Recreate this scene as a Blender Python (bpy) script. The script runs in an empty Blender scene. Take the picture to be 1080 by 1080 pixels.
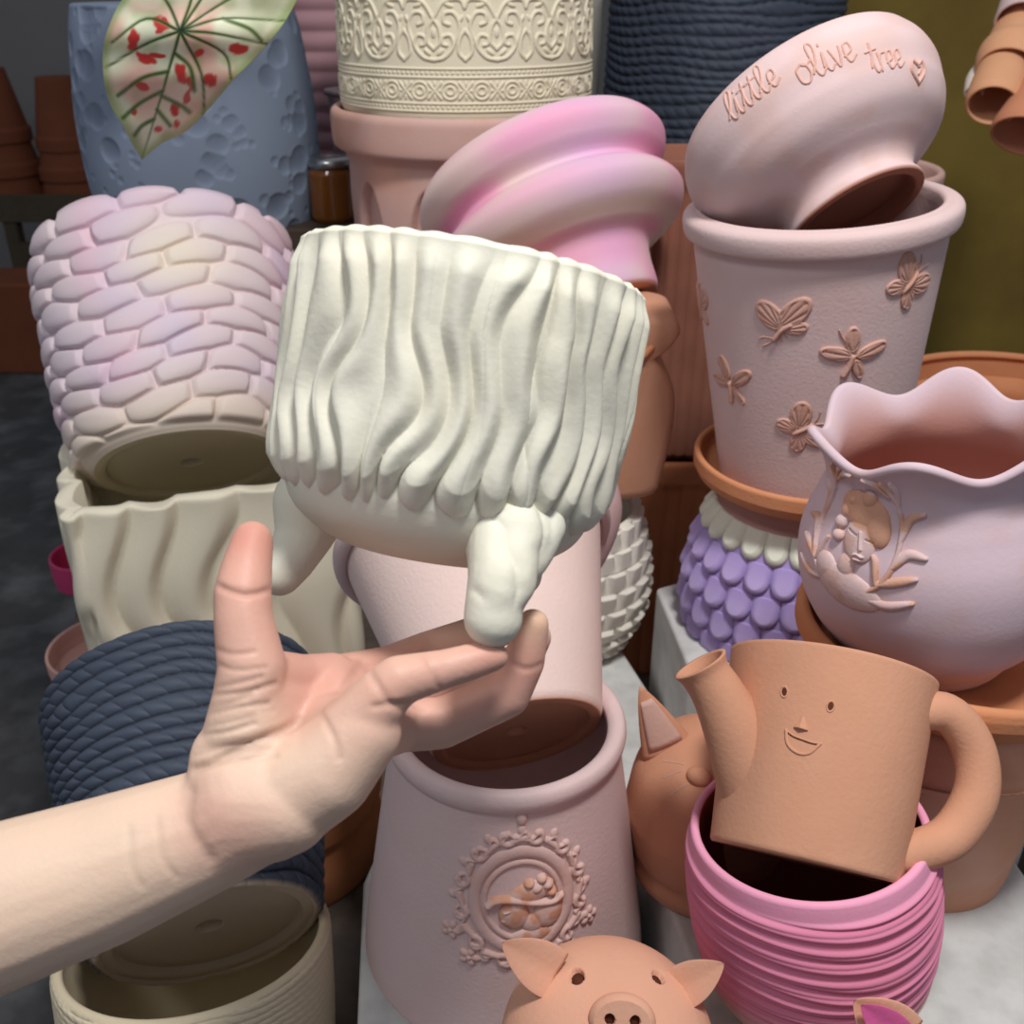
import bpy, bmesh, math, random
import numpy as np
from mathutils import Vector, Matrix
sc = bpy.context.scene
COL = sc.collection
# ------------------------------------------------------------------ camera
F = 1050.0
PITCH = math.radians(28)
CAM = Vector((0, 0, 1.3))
cd = bpy.data.cameras.new('camera'); co = bpy.data.objects.new('camera', cd); COL.objects.link(co)
co.location = CAM; co.rotation_euler = (math.pi/2 - PITCH, 0, 0)
cd.sensor_fit = 'HORIZONTAL'; cd.sensor_width = 36; cd.lens = 36*F/1080; cd.clip_start = .02; cd.clip_end = 50
cd.dof.use_dof = True; cd.dof.focus_distance = .5; cd.dof.aperture_fstop = 16
sc.camera = co
# ------------------------------------------------------------------ light
w = bpy.data.worlds.new('world'); sc.world = w; w.use_nodes = True
w.node_tree.nodes['Background'].inputs[0].default_value = (.80, .86, 1, 1)
w.node_tree.nodes['Background'].inputs[1].default_value = .30
def area(name, loc, target, size, power, col=(1, 1, 1)):
    l = bpy.data.lights.new(name, 'AREA'); l.shape = 'RECTANGLE'; l.size = size[0]; l.size_y = size[1]
    l.energy = power; l.color = col
    o = bpy.data.objects.new(name, l); COL.objects.link(o); o.location = loc
    o.rotation_euler = (Vector(target) - Vector(loc)).to_track_quat('-Z', 'Y').to_euler()
area('ceiling_lamp_front', (.24, .20, 2.35), (0.05, .60, .8), (.22, .22), 21, (1, .985, .96))
area('ceiling_lamp_side', (-.75, -.15, 2.4), (0, .8, .8), (.30, .30), 6, (1, .98, .95))
sc.view_settings.view_transform = 'Standard'; sc.view_settings.look = 'None'
sc.view_settings.exposure = -0.08; sc.view_settings.gamma = 1; sc.view_settings.use_curve_mapping = False
# ------------------------------------------------------------------ projection helpers (photo point -> place in the world)
SP, CP = math.sin(PITCH), math.cos(PITCH)
def ray(px, py):
    a = (px - 540)/F; b = (540 - py)/F
    return Vector((a, CP + b*SP, -SP + b*CP))
def P(px, py, d): return CAM + ray(px, py)*d
def G(px, py, z):
    r = ray(px, py); return CAM + r*((z - CAM.z)/r.z)
def Wy(px, py, Y):
    r = ray(px, py); return CAM + r*(Y/r.y)
def depth(p): q = Vector(p) - CAM; return q.y*CP - q.z*SP
def px2m(n, p): return n*depth(p)/F
def spineT(A, dA, B, k):
    L = math.hypot(A[0]-B[0], A[1]-B[1])*dA/F
    return P(A[0], A[1], dA), P(B[0], B[1], dA + L*math.tan(math.asin(k)))
def spineB(A, dA, B, beta):
    """axis from A to B whose far end leans away from the lens by beta degrees"""
    L = math.hypot(A[0]-B[0], A[1]-B[1])*dA/F; t = math.tan(math.radians(beta))
    dB = dA + L*t; dB = dA + math.hypot(A[0]*dA-B[0]*dB-540*(dA-dB), A[1]*dA-B[1]*dB-540*(dA-dB))/F*t
    return P(A[0], A[1], dA), P(B[0], B[1], dB)
def prof_px(sp, pts):
    """radii given in photo pixels at fractions of the axis -> metres"""
    a, b = sp; L = (b-a).length
    return [(px2m(r, a.lerp(b, t)), t*L) for t, r in pts]
def frame(base, axis, spin=0):
    z = Vector(axis).normalized(); tc = CAM - Vector(base)
    y = -(tc - z*tc.dot(z)).normalized(); x = y.cross(z)
    M = Matrix((x, y, z)).transposed().to_4x4(); M.translation = base
    return M @ Matrix.Rotation(spin, 4, 'Z')
# ------------------------------------------------------------------ materials
def lin(c):
    return tuple(((v/255)/12.92 if v/255 <= .04045 else ((v/255+.055)/1.055)**2.4) for v in c)
MATS = {}
def clay(name, rgb, rough=.85, var=.10, bump=.25, scale=9, vc=False, tint=None, tintamt=.35, sss=0, spec=.25, fine=350):
    if name in MATS: return MATS[name]
    m = bpy.data.materials.new(name); m.use_nodes = True; nt = m.node_tree; N = nt.nodes; L = nt.links
    b = N['Principled BSDF']; b.inputs['Roughness'].default_value = rough
    b.inputs['Specular IOR Level'].default_value = spec
    tc = N.new('ShaderNodeTexCoord')
    n1 = N.new('ShaderNodeTexNoise'); n1.inputs['Scale'].default_value = scale; n1.inputs['Detail'].default_value = 6; n1.inputs['Roughness'].default_value = .65
    L.new(tc.outputs['Object'], n1.inputs['Vector'])
    rp = N.new('ShaderNodeValToRGB'); rp.color_ramp.elements[0].position = .35; rp.color_ramp.elements[1].position = .68
    L.new(n1.outputs['Fac'], rp.inputs['Fac'])
    if vc:
        at = N.new('ShaderNodeAttribute'); at.attribute_name = 'Col'; src = at.outputs['Color']
    else:
        rg = N.new('ShaderNodeRGB'); rg.outputs[0].default_value = (*lin(rgb), 1); src = rg.outputs[0]
    mx = N.new('ShaderNodeMix'); mx.data_type = 'RGBA'; mx.blend_type = 'MULTIPLY'
    k = 1 - var*2
    mx.inputs['B'].default_value = (k, k, k, 1)
    rp.color_ramp.elements[0].color = (0, 0, 0, 1); rp.color_ramp.elements[1].color = (.5, .5, .5, 1)
    L.new(rp.outputs['Color'], mx.inputs['Factor']); L.new(src, mx.inputs['A'])
    out = mx.outputs['Result']
    if tint:
        n3 = N.new('ShaderNodeTexNoise'); n3.inputs['Scale'].default_value = scale*1.7; n3.inputs['Detail'].default_value = 4
        ofs = N.new('ShaderNodeMapping'); ofs.inputs['Location'].default_value = (3, 7, 1)
        L.new(tc.outputs['Object'], ofs.inputs['Vector']); L.new(ofs.outputs['Vector'], n3.inputs['Vector'])
        r3 = N.new('ShaderNodeValToRGB'); r3.color_ramp.elements[0].position = .45; r3.color_ramp.elements[1].position = .75
        r3.color_ramp.elements[1].color = (tintamt,)*3 + (1,)
        L.new(n3.outputs['Fac'], r3.inputs['Fac'])
        m3 = N.new('ShaderNodeMix'); m3.data_type = 'RGBA'; m3.inputs['B'].default_value = (*lin(tint), 1)
        L.new(r3.outputs['Color'], m3.inputs['Factor']); L.new(out, m3.inputs['A']); out = m3.outputs['Result']
    L.new(out, b.inputs['Base Color'])
    n2 = N.new('ShaderNodeTexNoise'); n2.inputs['Scale'].default_value = fine; n2.inputs['Detail'].default_value = 3
    L.new(tc.outputs['Object'], n2.inputs['Vector'])
    bp = N.new('ShaderNodeBump'); bp.inputs['Strength'].default_value = bump; bp.inputs['Distance'].default_value = .0012
    L.new(n2.outputs['Fac'], bp.inputs['Height']); L.new(bp.outputs['Normal'], b.inputs['Normal'])
    if sss:
        b.inputs['Subsurface Weight'].default_value = sss
        b.inputs['Subsurface Radius'].default_value = (1, .35, .2); b.inputs['Subsurface Scale'].default_value = .004
    MATS[name] = m; return m
def simple(name, rgb, rough=.5, metal=0, trans=0):
    m = bpy.data.materials.new(name); m.use_nodes = True; b = m.node_tree.nodes['Principled BSDF']
    b.inputs['Base Color'].default_value = (*lin(rgb), 1); b.inputs['Roughness'].default_value = rough
    b.inputs['Metallic'].default_value = metal; b.inputs['Transmission Weight'].default_value = trans
    return m
TERRA = (206, 150, 120); MAUVE = (214, 188, 186); CREAM = (226, 216, 190)
m_terra = clay('terracotta', TERRA, tint=(215, 165, 140), tintamt=.3)
m_terra_or = clay('orange_terracotta', (201, 133, 92), tint=(224, 170, 132), tintamt=.3)
m_terra_dk = clay('brown_terracotta', (158, 92, 60), var=.15)
m_mauve = clay('mauve_clay', MAUVE, tint=(206, 168, 156), tintamt=.3, var=.05)
m_mauve_rel = clay('mauve_relief', (205, 163, 148), tint=(190, 138, 112), tintamt=.6, scale=25)
m_cream = clay('cream_clay', CREAM, var=.06, tint=(235, 225, 205), tintamt=.3)
m_vc = clay('painted_clay', (255, 255, 255), vc=True, var=.06)
m_vcs = clay('painted_smooth_clay', (255, 255, 255), vc=True, var=.03, bump=.12)
# ------------------------------------------------------------------ objects
def mesh(name, V, Fc, mat, parent=None, M=None, smooth=True, col=None):
    me = bpy.data.meshes.new(name)
    V = np.asarray(V, dtype=np.float32)
    if isinstance(Fc, np.ndarray):
        n = len(Fc); k = Fc.shape[1]
        me.vertices.add(len(V)); me.vertices.foreach_set('co', V.ravel())
        me.loops.add(n*k); me.loops.foreach_set('vertex_index', Fc.astype(np.int32).ravel())
        me.polygons.add(n); me.polygons.foreach_set('loop_start', np.arange(0, n*k, k, dtype=np.int32))
        me.update(calc_edges=True); me.validate()
    else:
        me.from_pydata([tuple(v) for v in V], [], Fc); me.update()
    if smooth: me.polygons.foreach_set('use_smooth', np.ones(len(me.polygons), dtype=bool))
    if col is not None:
        at = me.color_attributes.new('Col', 'FLOAT_COLOR', 'POINT')
        c = np.ones((len(V), 4), dtype=np.float32); c[:, :3] = col; at.data.foreach_set('color', c.ravel())
    me.materials.append(mat)
    o = bpy.data.objects.new(name, me); COL.objects.link(o)
    if parent: o.parent = parent
    if M is not None: o.matrix_world = M
    return o
def tag(o, label, cat, group=None, kind=None):
    o['label'] = label; o['category'] = cat
    if group: o['group'] = group
    if kind: o['kind'] = kind
    return o
def thing(name, label, cat, M, group=None):
    o = bpy.data.objects.new(name, None); COL.objects.link(o); o.matrix_world = M; o.empty_display_size = .02
    return tag(o, label, cat, group)
def struct(o): o['kind'] = 'structure'; return o
# ------------------------------------------------------------------ numeric helpers
def vnoise(x, y, seed=0, per=0):
    R = np.random.RandomState(seed).rand(256, 256)
    xi = np.floor(x).astype(int); yi = np.floor(y).astype(int); xf = x - xi; yf = y - yi
    xf = xf*xf*(3-2*xf); yf = yf*yf*(3-2*yf)
    f = (lambda a: a % per) if per else (lambda a: a % 256)
    a, b = f(xi), f(xi+1); c, d = yi % 256, (yi+1) % 256
    return (R[a, c]*(1-xf) + R[b, c]*xf)*(1-yf) + (R[a, d]*(1-xf) + R[b, d]*xf)*yf
def sstep(a, b, x):
    t = np.clip((x-a)/(b-a), 0, 1); return t*t*(3-2*t)
def catmull(pts, n):
    p = np.array(pts, float); p = np.vstack([2*p[0]-p[1], p, 2*p[-1]-p[-2]])
    out = []
    for i in range(1, len(p)-2):
        t = np.linspace(0, 1, n, endpoint=False)[:, None]
        a, b, c, d = p[i-1], p[i], p[i+1], p[i+2]
        out.append(.5*((2*b) + (c-a)*t + (2*a-5*b+4*c-d)*t*t + (3*b-a-3*c+d)*t**3))
    out.append(p[-2][None]); return np.vstack(out)
def resample(p, n):
    s = np.r_[0, np.cumsum(np.linalg.norm(np.diff(p, axis=0), axis=1))]
    q = np.linspace(0, s[-1], n); return np.stack([np.interp(q, s, p[:, i]) for i in range(p.shape[1])], 1), q
class Surf:
    """outer wall of a turned pot"""
    def __init__(s, outer, n=160, smooth=True):
        p = catmull(outer, 24) if smooth else np.array(outer, float)
        s.p, s.s = resample(p, n); s.L = s.s[-1]
        g = np.gradient(s.p, axis=0); ln = np.linalg.norm(g, axis=1)+1e-9
        s.nr, s.nz = g[:, 1]/ln, -g[:, 0]/ln
    def at(s, q):
        f = lambda a: np.interp(q, s.s, a)
        return f(s.p[:, 0]), f(s.p[:, 1]), f(s.nr), f(s.nz)
def lathe(S, t=.006, hole=0, rec=.0, nu=160, disp=None, colf=None, thetas=None, bottom=True, flat=False, th_end=None):
    """closed pot: foot, displaced wall, rounded rim, inside, floor. returns verts, faces, colours"""
    th = np.linspace(-math.pi, math.pi, nu, endpoint=False) if thetas is None else thetas
    r, z, nr, nz = S.p[:, 0], S.p[:, 1], S.nr, S.nz
    n = len(r); r0, z0 = r[0], z[0]
    rows = []   # (r, z, nr, nz, mask, s)
    h = max(hole, .0002)
    rr = max(min(r0*.88, r0-.008), h+.004)
    if hole: rows.append((h, z0+rec+.001, 0, -1, 0, 0))
    for q in (h+.0001, h+.0012, (h*2+rr)/3, (h+rr*2)/3, rr-.0012, rr-.0001): rows.append((q, z0+rec, 0, -1, 0, 0))
    if rec: rows += [(rr, z0+rec-.0006, 0, -1, 0, 0), (rr+.0008, z0+.0008, 0, -1, 0, 0), (rr+.0016, z0, 0, -1, 0, 0), ((rr+r0)/2, z0, 0, -1, 0, 0)]
    rows.append((r0-.0015, z0, 0, -1, 0, 0))
    k = 10
    for i in range(n):
        edge = min(1, i/k)
        rows.append((r[i], z[i], nr[i], nz[i], edge, S.s[i]))
    # rim: half circle of radius t/2 about the centre line
    ir = r - t*nr; iz = z - t*nz
    cx, cz = (r[-1]+ir[-1])/2, (z[-1]+iz[-1])/2
    for a in (math.pi*.2, math.pi*.4, math.pi*.6, math.pi*.8):
        tx, tz = -nz[-1], nr[-1]
        ca, sa = math.cos(a), math.sin(a)*(0.25 if flat else 1)
        rows.append((cx + t/2*(nr[-1]*ca + tx*sa), cz + t/2*(nz[-1]*ca + tz*sa), 0, 1, 2, S.L))
    for i in range(n-1, -1, -max(1, n//30)):
        if iz[i] < z0+rec+t: break
        rows.append((max(ir[i], h), iz[i], 0, 0, 3, S.s[i]))
    rin = max(rows[-1][0], h)
    for q in (rin*.95, rin*.6, (h+rin*.1), h+.0012, h): rows.append((max(q, h), z0+rec+t, 0, 0, 3, 0))
    A = np.array(rows); R_, Z_, NR, NZ, MK, SS = [A[:, i][:, None] for i in range(6)]
    T = th[None, :]
    D = np.zeros((len(A), len(th)))
    if disp is not None:
        m = (MK > 0) & (MK <= 1)
        D = np.where(m, disp(T + 0*SS, SS + 0*T)*np.clip(MK, 0, 1), 0)
        # rim & first inside rows follow the last outer row
        last = int(np.where((MK[:, 0] > 0) & (MK[:, 0] <= 1))[0].max())
        if th_end is not None:
            for j, i in enumerate(range(last+1, last+5)): D[i] = D[last]*(1 - (j+1)/5)*th_end
    Rr = R_ + D*NR; Zz = Z_ + D*NZ
    if MK.max() > 1:
        rim = (MK[:, 0] == 2)
        if disp is not None and th_end is not None: Rr[rim] = R_[rim] + D[rim]
    X = Rr*np.sin(T); Y = -Rr*np.cos(T); ZZ = Zz + 0*T
    V = np.stack([X, Y, ZZ], -1).reshape(-1, 3)
    nr_, nu_ = len(A), len(th)
    i = np.arange(nr_)[:, None]; j = np.arange(nu_)[None, :]; i2 = (i+1) % nr_; j2 = (j+1) % nu_
    if hole == 0: i = i[:-1]; i2 = i2[:-1]
    Fc = np.stack([i*nu_+j, i*nu_+j2, i2*nu_+j2, i2*nu_+j], -1).reshape(-1, 4)
    C = None
    if colf is not None: C = colf(T + 0*SS, SS + 0*T, MK + 0*T, D).reshape(-1, 3)
    return V, Fc, C
def frontth(nf, nb, a=1.7):
    f = np.linspace(-a, a, nf, endpoint=False); b = np.linspace(a, 2*math.pi-a, nb, endpoint=False); return np.r_[f, b]
def mixc(a, b, t): return np.asarray(a)*(1-t[..., None]) + np.asarray(b)*t[..., None]
def L3(c): return np.array(lin(c))
# ---- raised shapes in millimetres
def dome(X, Y, cx, cy, a, b, rot=0, h=1.5, p=.5):
    c, s = math.cos(math.radians(rot)), math.sin(math.radians(rot)); x = (X-cx)*c + (Y-cy)*s; y = -(X-cx)*s + (Y-cy)*c
    q = (x/a)**2 + (y/b)**2
    return np.where(q < 1, h*np.maximum(1-q, 0)**p, -1)
def thx(px, py, S, M):
    """azimuth and wall height seen at a photo point on the front of a pot"""
    Mi = M.inverted(); o = Mi @ CAM; d = (Mi.to_3x3() @ ray(px, py)).normalized()
    for k in range(4000):
        p = o + d*(.2 + k*.0005)
        if p.z < -.02 or p.z > S.p[:, 1].max()+.02: continue
        r = np.interp(p.z, S.p[:, 1], S.p[:, 0]) if np.all(np.diff(S.p[:, 1]) > 0) else S.p[np.argmin(abs(S.p[:, 1]-p.z)), 0]
        if math.hypot(p.x, p.y) < r:
            i = np.argmin(abs(S.p[:, 1]-p.z)+ (0 if True else 0)); return math.atan2(p.x, -p.y), S.s[i]
    return 0, S.L/2
def dist(X, Y, pts):
    d = np.full(X.shape, 1e9)
    for (x0, y0), (x1, y1) in zip(pts[:-1], pts[1:]):
        vx, vy = x1-x0, y1-y0; t = np.clip(((X-x0)*vx+(Y-y0)*vy)/(vx*vx+vy*vy+1e-12), 0, 1)
        d = np.minimum(d, np.hypot(X-x0-t*vx, Y-y0-t*vy))
    return d
def stroke(X, Y, pts, w=1, h=1, n=6, smooth=True):
    if smooth and len(pts) > 2: pts = catmull(pts, n)
    d = dist(X, Y, pts)
    return np.where(d < w, h*np.sqrt(np.maximum(1-(d/w)**2, 0)), -1)
def relief(name, parent, S, th0, s0, w, h, hf, mat, res=.6, colf=None, rot=0, label=None):
    """raised patch wrapped on the wall of a pot; th0 azimuth, s0 metres up the wall; w,h in mm"""
    nx, ny = int(w/res), int(h/res)
    X, Y = np.meshgrid(np.linspace(-w/2, w/2, nx), np.linspace(-h/2, h/2, ny))
    H = hf(X, Y)
    c, s = math.cos(math.radians(rot)), math.sin(math.radians(rot)); X2, Y2 = X*c - Y*s, X*s + Y*c
    r0 = S.at(s0)[0]; r, z, nr, nz = S.at(s0 + Y2/1000)
    th = th0 + X2/1000/r0
    hh = np.clip(H, -.5, None)/1000
    Rr = r + hh*nr; Zz = z + hh*nz
    V = np.stack([Rr*np.sin(th), -Rr*np.cos(th), Zz], -1).reshape(-1, 3)
    i = np.arange(ny-1)[:, None]; j = np.arange(nx-1)[None, :]
    a = i*nx+j; Q = np.stack([a, a+1, a+nx+1, a+nx], -1).reshape(-1, 4)
    keep = (H.reshape(-1)[Q].max(axis=1) > .02); Q = Q[keep]
    used = np.unique(Q); mp = -np.ones(len(V), int); mp[used] = np.arange(len(used))
    C = colf(X, Y, H).reshape(-1, 3)[used] if colf else None
    o = mesh(name, V[used], mp[Q], mat, parent, col=C)
    if label: o['label'] = label
    return o
def tube(pts, rad, n=14, cap=True, smooth=8, flatten=None):
    """swept round bar, pts in any space"""
    p = np.array([tuple(q) for q in pts], float); r = np.array(rad if hasattr(rad, '__len__') else [rad]*len(p), float)
    if smooth and len(p) > 2:
        q = catmull(np.hstack([p, r[:, None]]), smooth); p, r = q[:, :3], np.abs(q[:, 3])
    V = []; T = np.gradient(p, axis=0); T /= np.linalg.norm(T, axis=1)[:, None]+1e-9
    up = np.array([0, 0, 1.]); 
    if abs(T[0] @ up) > .9: up = np.array([1., 0, 0])
    u = np.cross(T[0], up); u /= np.linalg.norm(u)
    secs = [(p[i], r[i], T[i]) for i in range(len(p))]
    if cap:
        a0 = [(p[0]-T[0]*r[0]*math.sin(a), r[0]*math.cos(a), T[0]) for a in (1.5, 1.1, .7, .35)]
        a1 = [(p[-1]+T[-1]*r[-1]*math.sin(a), r[-1]*math.cos(a), T[-1]) for a in (.35, .7, 1.1, 1.5)]
        secs = a0 + secs + a1
    for c, rr, t in secs:
        u = u - t*(u @ t); u /= np.linalg.norm(u); v = np.cross(t, u)
        for k in range(n):
            a = 2*math.pi*k/n; V.append(c + rr*(math.cos(a)*u + math.sin(a)*v))
    m = len(secs); Fq = []
    for i in range(m-1):
        for k in range(n): Fq.append((i*n+k, i*n+(k+1) % n, (i+1)*n+(k+1) % n, (i+1)*n+k))
    Fq.append(tuple(range(n))[::-1]); Fq.append(tuple((m-1)*n+k for k in range(n)))
    return V, Fq
def prism(pts, z0, z1):
    n = len(pts); V = [(p[0], p[1], z0) for p in pts] + [(p[0], p[1], z1) for p in pts]
    return V, [tuple(range(n))[::-1], tuple(range(n, 2*n))] + [(i, (i+1) % n, n+(i+1) % n, n+i) for i in range(n)]
def bevel(o, w, seg=3):
    b = o.modifiers.new('bevel', 'BEVEL'); b.width = w; b.segments = seg; b.limit_method = 'ANGLE'; return o
def bake_remesh(o, vox, smooth=6, fac=.5):
    m = o.modifiers.new('r', 'REMESH'); m.mode = 'VOXEL'; m.voxel_size = vox
    if smooth: s = o.modifiers.new('s', 'SMOOTH'); s.iterations = smooth; s.factor = fac
    bpy.context.view_layer.update()
    dg = bpy.context.evaluated_depsgraph_get(); me = bpy.data.meshes.new_from_object(o.evaluated_get(dg))
    o.modifiers.clear(); old = o.data; me.name = old.name; o.data = me; bpy.data.meshes.remove(old)
    me.polygons.foreach_set('use_smooth', np.ones(len(me.polygons), dtype=bool)); return o
def blobs(spec):
    """list of hulls, each a list of (point, radius): convex hull of the balls"""
    bm = bmesh.new()
    for balls in spec:
        b2 = bmesh.new()
        for c, r in balls:
            bmesh.ops.create_icosphere(b2, subdivisions=3, radius=r, matrix=Matrix.Translation(Vector(c)))
        res = bmesh.ops.convex_hull(b2, input=b2.verts)
        bmesh.ops.delete(b2, geom=[g for g in res['geom_interior'] if isinstance(g, bmesh.types.BMVert)], context='VERTS')
        me = bpy.data.meshes.new('t'); b2.to_mesh(me); b2.free(); bm.from_mesh(me); bpy.data.meshes.remove(me)
    return bm
def blob_obj(name, spec, mat, parent=None, M=None, vox=.0015, smooth=6):
    bm = blobs(spec); me = bpy.data.meshes.new(name); bm.to_mesh(me); bm.free(); me.materials.append(mat)
    o = bpy.data.objects.new(name, me); COL.objects.link(o)
    bake_remesh(o, vox, smooth)
    if not o.data.materials: o.data.materials.append(mat)
    if parent: o.parent = parent
    if M is not None: o.matrix_world = M
    return o

# ================================================================== SETTING
def floor_mat():
    m = clay('floor_concrete', (78, 78, 78), rough=.8, var=.30, bump=.6, scale=5, tint=(112, 112, 112), tintamt=.9, fine=60); return m
def box(name, x0, x1, y0, y1, z0, z1, mat, parent=None, bev=0, M=None):
    V, Fq = prism([(x0, y0), (x1, y0), (x1, y1), (x0, y1)], z0, z1)
    o = mesh(name, V, Fq, mat, parent, M=M, smooth=False)
    if bev: bevel(o, bev)
    return o
struct(box('floor', -5, 4, -1.5, 5, -.1, 0, floor_mat()))
struct(box('wall_back', -5, 4, 4.8, 4.9, 0, 3.2, clay('grey_wall', (136, 134, 132), var=.1, scale=2)))
wr = struct(box('wall_right', .40, 2.4, 1.95, 2.02, 0, 3.0, clay('olive_wall', (136, 114, 52), var=.25, scale=2.5, bump=.5, tint=(92, 70, 34), tintamt=.7, fine=120)))
m_slab = clay('marble_slab', (212, 212, 209), rough=.6, var=.10, scale=22, tint=(176, 176, 172), tintamt=.7, bump=.15)
m_stone = clay('rough_stone', (112, 100, 90), rough=.9, var=.3, scale=12, tint=(70, 68, 66), tintamt=.8, bump=.8, fine=90)
def slab(name, pts, z, th, mat, label, cat, bev=.004):
    V, Fq = prism([(p.x, p.y) for p in pts], z-th, z)
    c = sum((Vector((p.x, p.y, z-th)) for p in pts), Vector())/len(pts)
    V = [tuple(Vector(v) - c) for v in V]
    o = mesh(name, V, Fq, mat, M=Matrix.Translation(c), smooth=False); bevel(o, bev); tag(o, label, cat); return o
BZ = .45
slab('stone_bench', [G(55, 1190, BZ), G(1500, 1190, BZ), G(1350, 560, BZ), G(640, 470, BZ), G(80, 600, BZ)], BZ, .45, m_stone,
     'low rough brown stone bench carrying the blocks and pots beside the dark floor', 'bench', .01)
SL, SR, SB = .64, .70, .74
slab('display_block', [G(372, 1180, SL), G(690, 1180, SL), G(672, 960, SL), Vector((.096, .62, SL)), G(706, 762, SL), G(656, 685, SL), G(500, 668, SL), G(383, 930, SL)], SL, SL-BZ, m_slab,
     'pale block under the portrait cameo pot and the white woven pot', 'block')
slab('display_block', [G(790, 1190, SR), G(1400, 1190, SR), G(1105, 955, SR), G(1036, 858, SR), G(668, 850, SR)], SR, SR-BZ, m_slab,
     'speckled white block under the pink ridged pot and the cat face planter', 'block')
slab('display_block', [G(692, 620, SB), G(728, 708, SB), G(1200, 690, SB), G(1330, 520, SB), G(900, 562, SB)], SB, SB-BZ, m_slab,
     'pale grey block under the inverted purple petal pot', 'block')
m_wood = clay('dark_wood', (74, 62, 54), var=.3, scale=20)
box_ = lambda *a, **k: box(*a, **k)
pl = G(1066, 850, .60)
V, Fq = prism([(-.012, -.10), (.03, -.10), (.03, .05), (-.012, .05)], -.15, .03)
o = mesh('wooden_plank', V, Fq, m_wood, M=Matrix.Translation((G(1108, 882, .60).x, G(1108, 882, .60).y, .60)) @ Matrix.Rotation(math.radians(-28), 4, 'Z'), smooth=False); bevel(o, .003)
tag(o, 'dark weathered wooden plank at the right edge behind the white block', 'plank')

def pot(name, label, cat, sp, outer_px, t=.006, mat=None, M=None, group=None, smooth=True, n=160, body='body', spin=0, **kw):
    a, b = sp; S = Surf(prof_px(sp, outer_px), n, smooth)
    M = frame(a, b-a, spin) if M is None else M
    r = thing(name, label, cat, M, group)
    V, Fc, C = lathe(S, t, **kw)
    o = mesh(body, V, Fc, mat, r, col=C)
    return r, S, o
def up(base, py_top):
    """upright axis from base to the height seen at photo row py_top"""
    q = Wy(540, py_top, base.y); return base, Vector((base.x, base.y, q.z))
def ring(parent, name, mat, pts, nu=96, smooth=True):
    """closed turned ring (rim, band) from a closed r,z outline"""
    p = catmull(pts + [pts[0]], 8)[:-1] if smooth else np.array(pts)
    th = np.linspace(-math.pi, math.pi, nu, endpoint=False); n = len(p)
    V = np.stack([p[:, 0][:, None]*np.sin(th), -p[:, 0][:, None]*np.cos(th), p[:, 1][:, None]+0*th], -1).reshape(-1, 3)
    i = np.arange(n)[:, None]; j = np.arange(nu)[None]; i2 = (i+1) % n; j2 = (j+1) % nu
    return mesh(name, V, np.stack([i*nu+j, i*nu+j2, i2*nu+j2, i2*nu+j], -1).reshape(-1, 4), mat, parent)

# ================================================================== HELD PLANTER
m_bark = clay('white_bark_clay', (219, 216, 200), rough=.8, var=.07, scale=14, tint=(222, 214, 190), tintamt=.5, bump=.15)
def bark(T, s, L, s0=.0, amp=.0060, R=.07):
    x = (T+math.pi)/(2*math.pi)
    y = s/L
    N = 35
    w1 = .030*(vnoise(x*5, y*1.9, 3, 5)-.5) + .036*(vnoise(x*15, y*5.2, 5, 15)-.5) + .012*(vnoise(x*31, y*7, 6, 31)-.5)
    xs = (x + w1)*N; f0 = xs-np.floor(xs)
    c1 = (.5-.5*np.cos(2*np.pi*f0))**.62
    x2 = (x + w1*.6 + .020*(vnoise(x*12, y*5, 8, 12)-.5))*21; f2 = x2-np.floor(x2)
    c2 = np.sqrt(np.maximum(1-(2*f2-1)**2, 0))
    md = vnoise(xs*.999, y*4.0, 25)
    h = .78*c1*(.40+.80*md) + .34*c2*sstep(.25, .7, vnoise(x*18, y*3, 28, 18)) + .12*vnoise(x*40, y*9, 29, 40)
    q = xs; k = np.floor(q); f = q-k
    r3 = np.sqrt(np.maximum(1-(2*f-1)**2, 0))
    end = .018 + .010*(1-r3) + .008*(vnoise(k*.731+.3, 0*y+.5, 17)-.5)
    fall = np.sqrt(np.clip((s-end)/.009, 0, 1))
    return amp*(h*fall + .45*fall)
A_, B_ = (461, 532), (500, 291)
spH = spineB(A_, .418, B_, -4)
hb, ht = spH; hL = (ht-hb).length
SH = Surf(prof_px(spH, [(-.23, 50), (-.20, 100), (-.10, 142), (.01, 159), (.12, 163), (.3, 165), (.65, 168), (1, 171)]), 300)
SHk = SH.L
MH = frame(hb, ht-hb)
rH = thing('tripod_planter', 'large cream planter with carved bark texture on three feet, held up in the hand', 'planter', MH)
V, Fc, C = lathe(SH, .005, nu=900, thetas=frontth(900, 200), disp=lambda T, s: bark(T, s-.055+.020, SHk)*sstep(.03, .07, s)*(1-.72*sstep(SHk-.012, SHk, s)) + .0022*sstep(SHk-.012, SHk, s), flat=True, th_end=.6)
mesh('body', V, Fc, m_bark, rH)
MHi = MH.inverted()
def loc(p): return MHi @ Vector(p)
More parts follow.
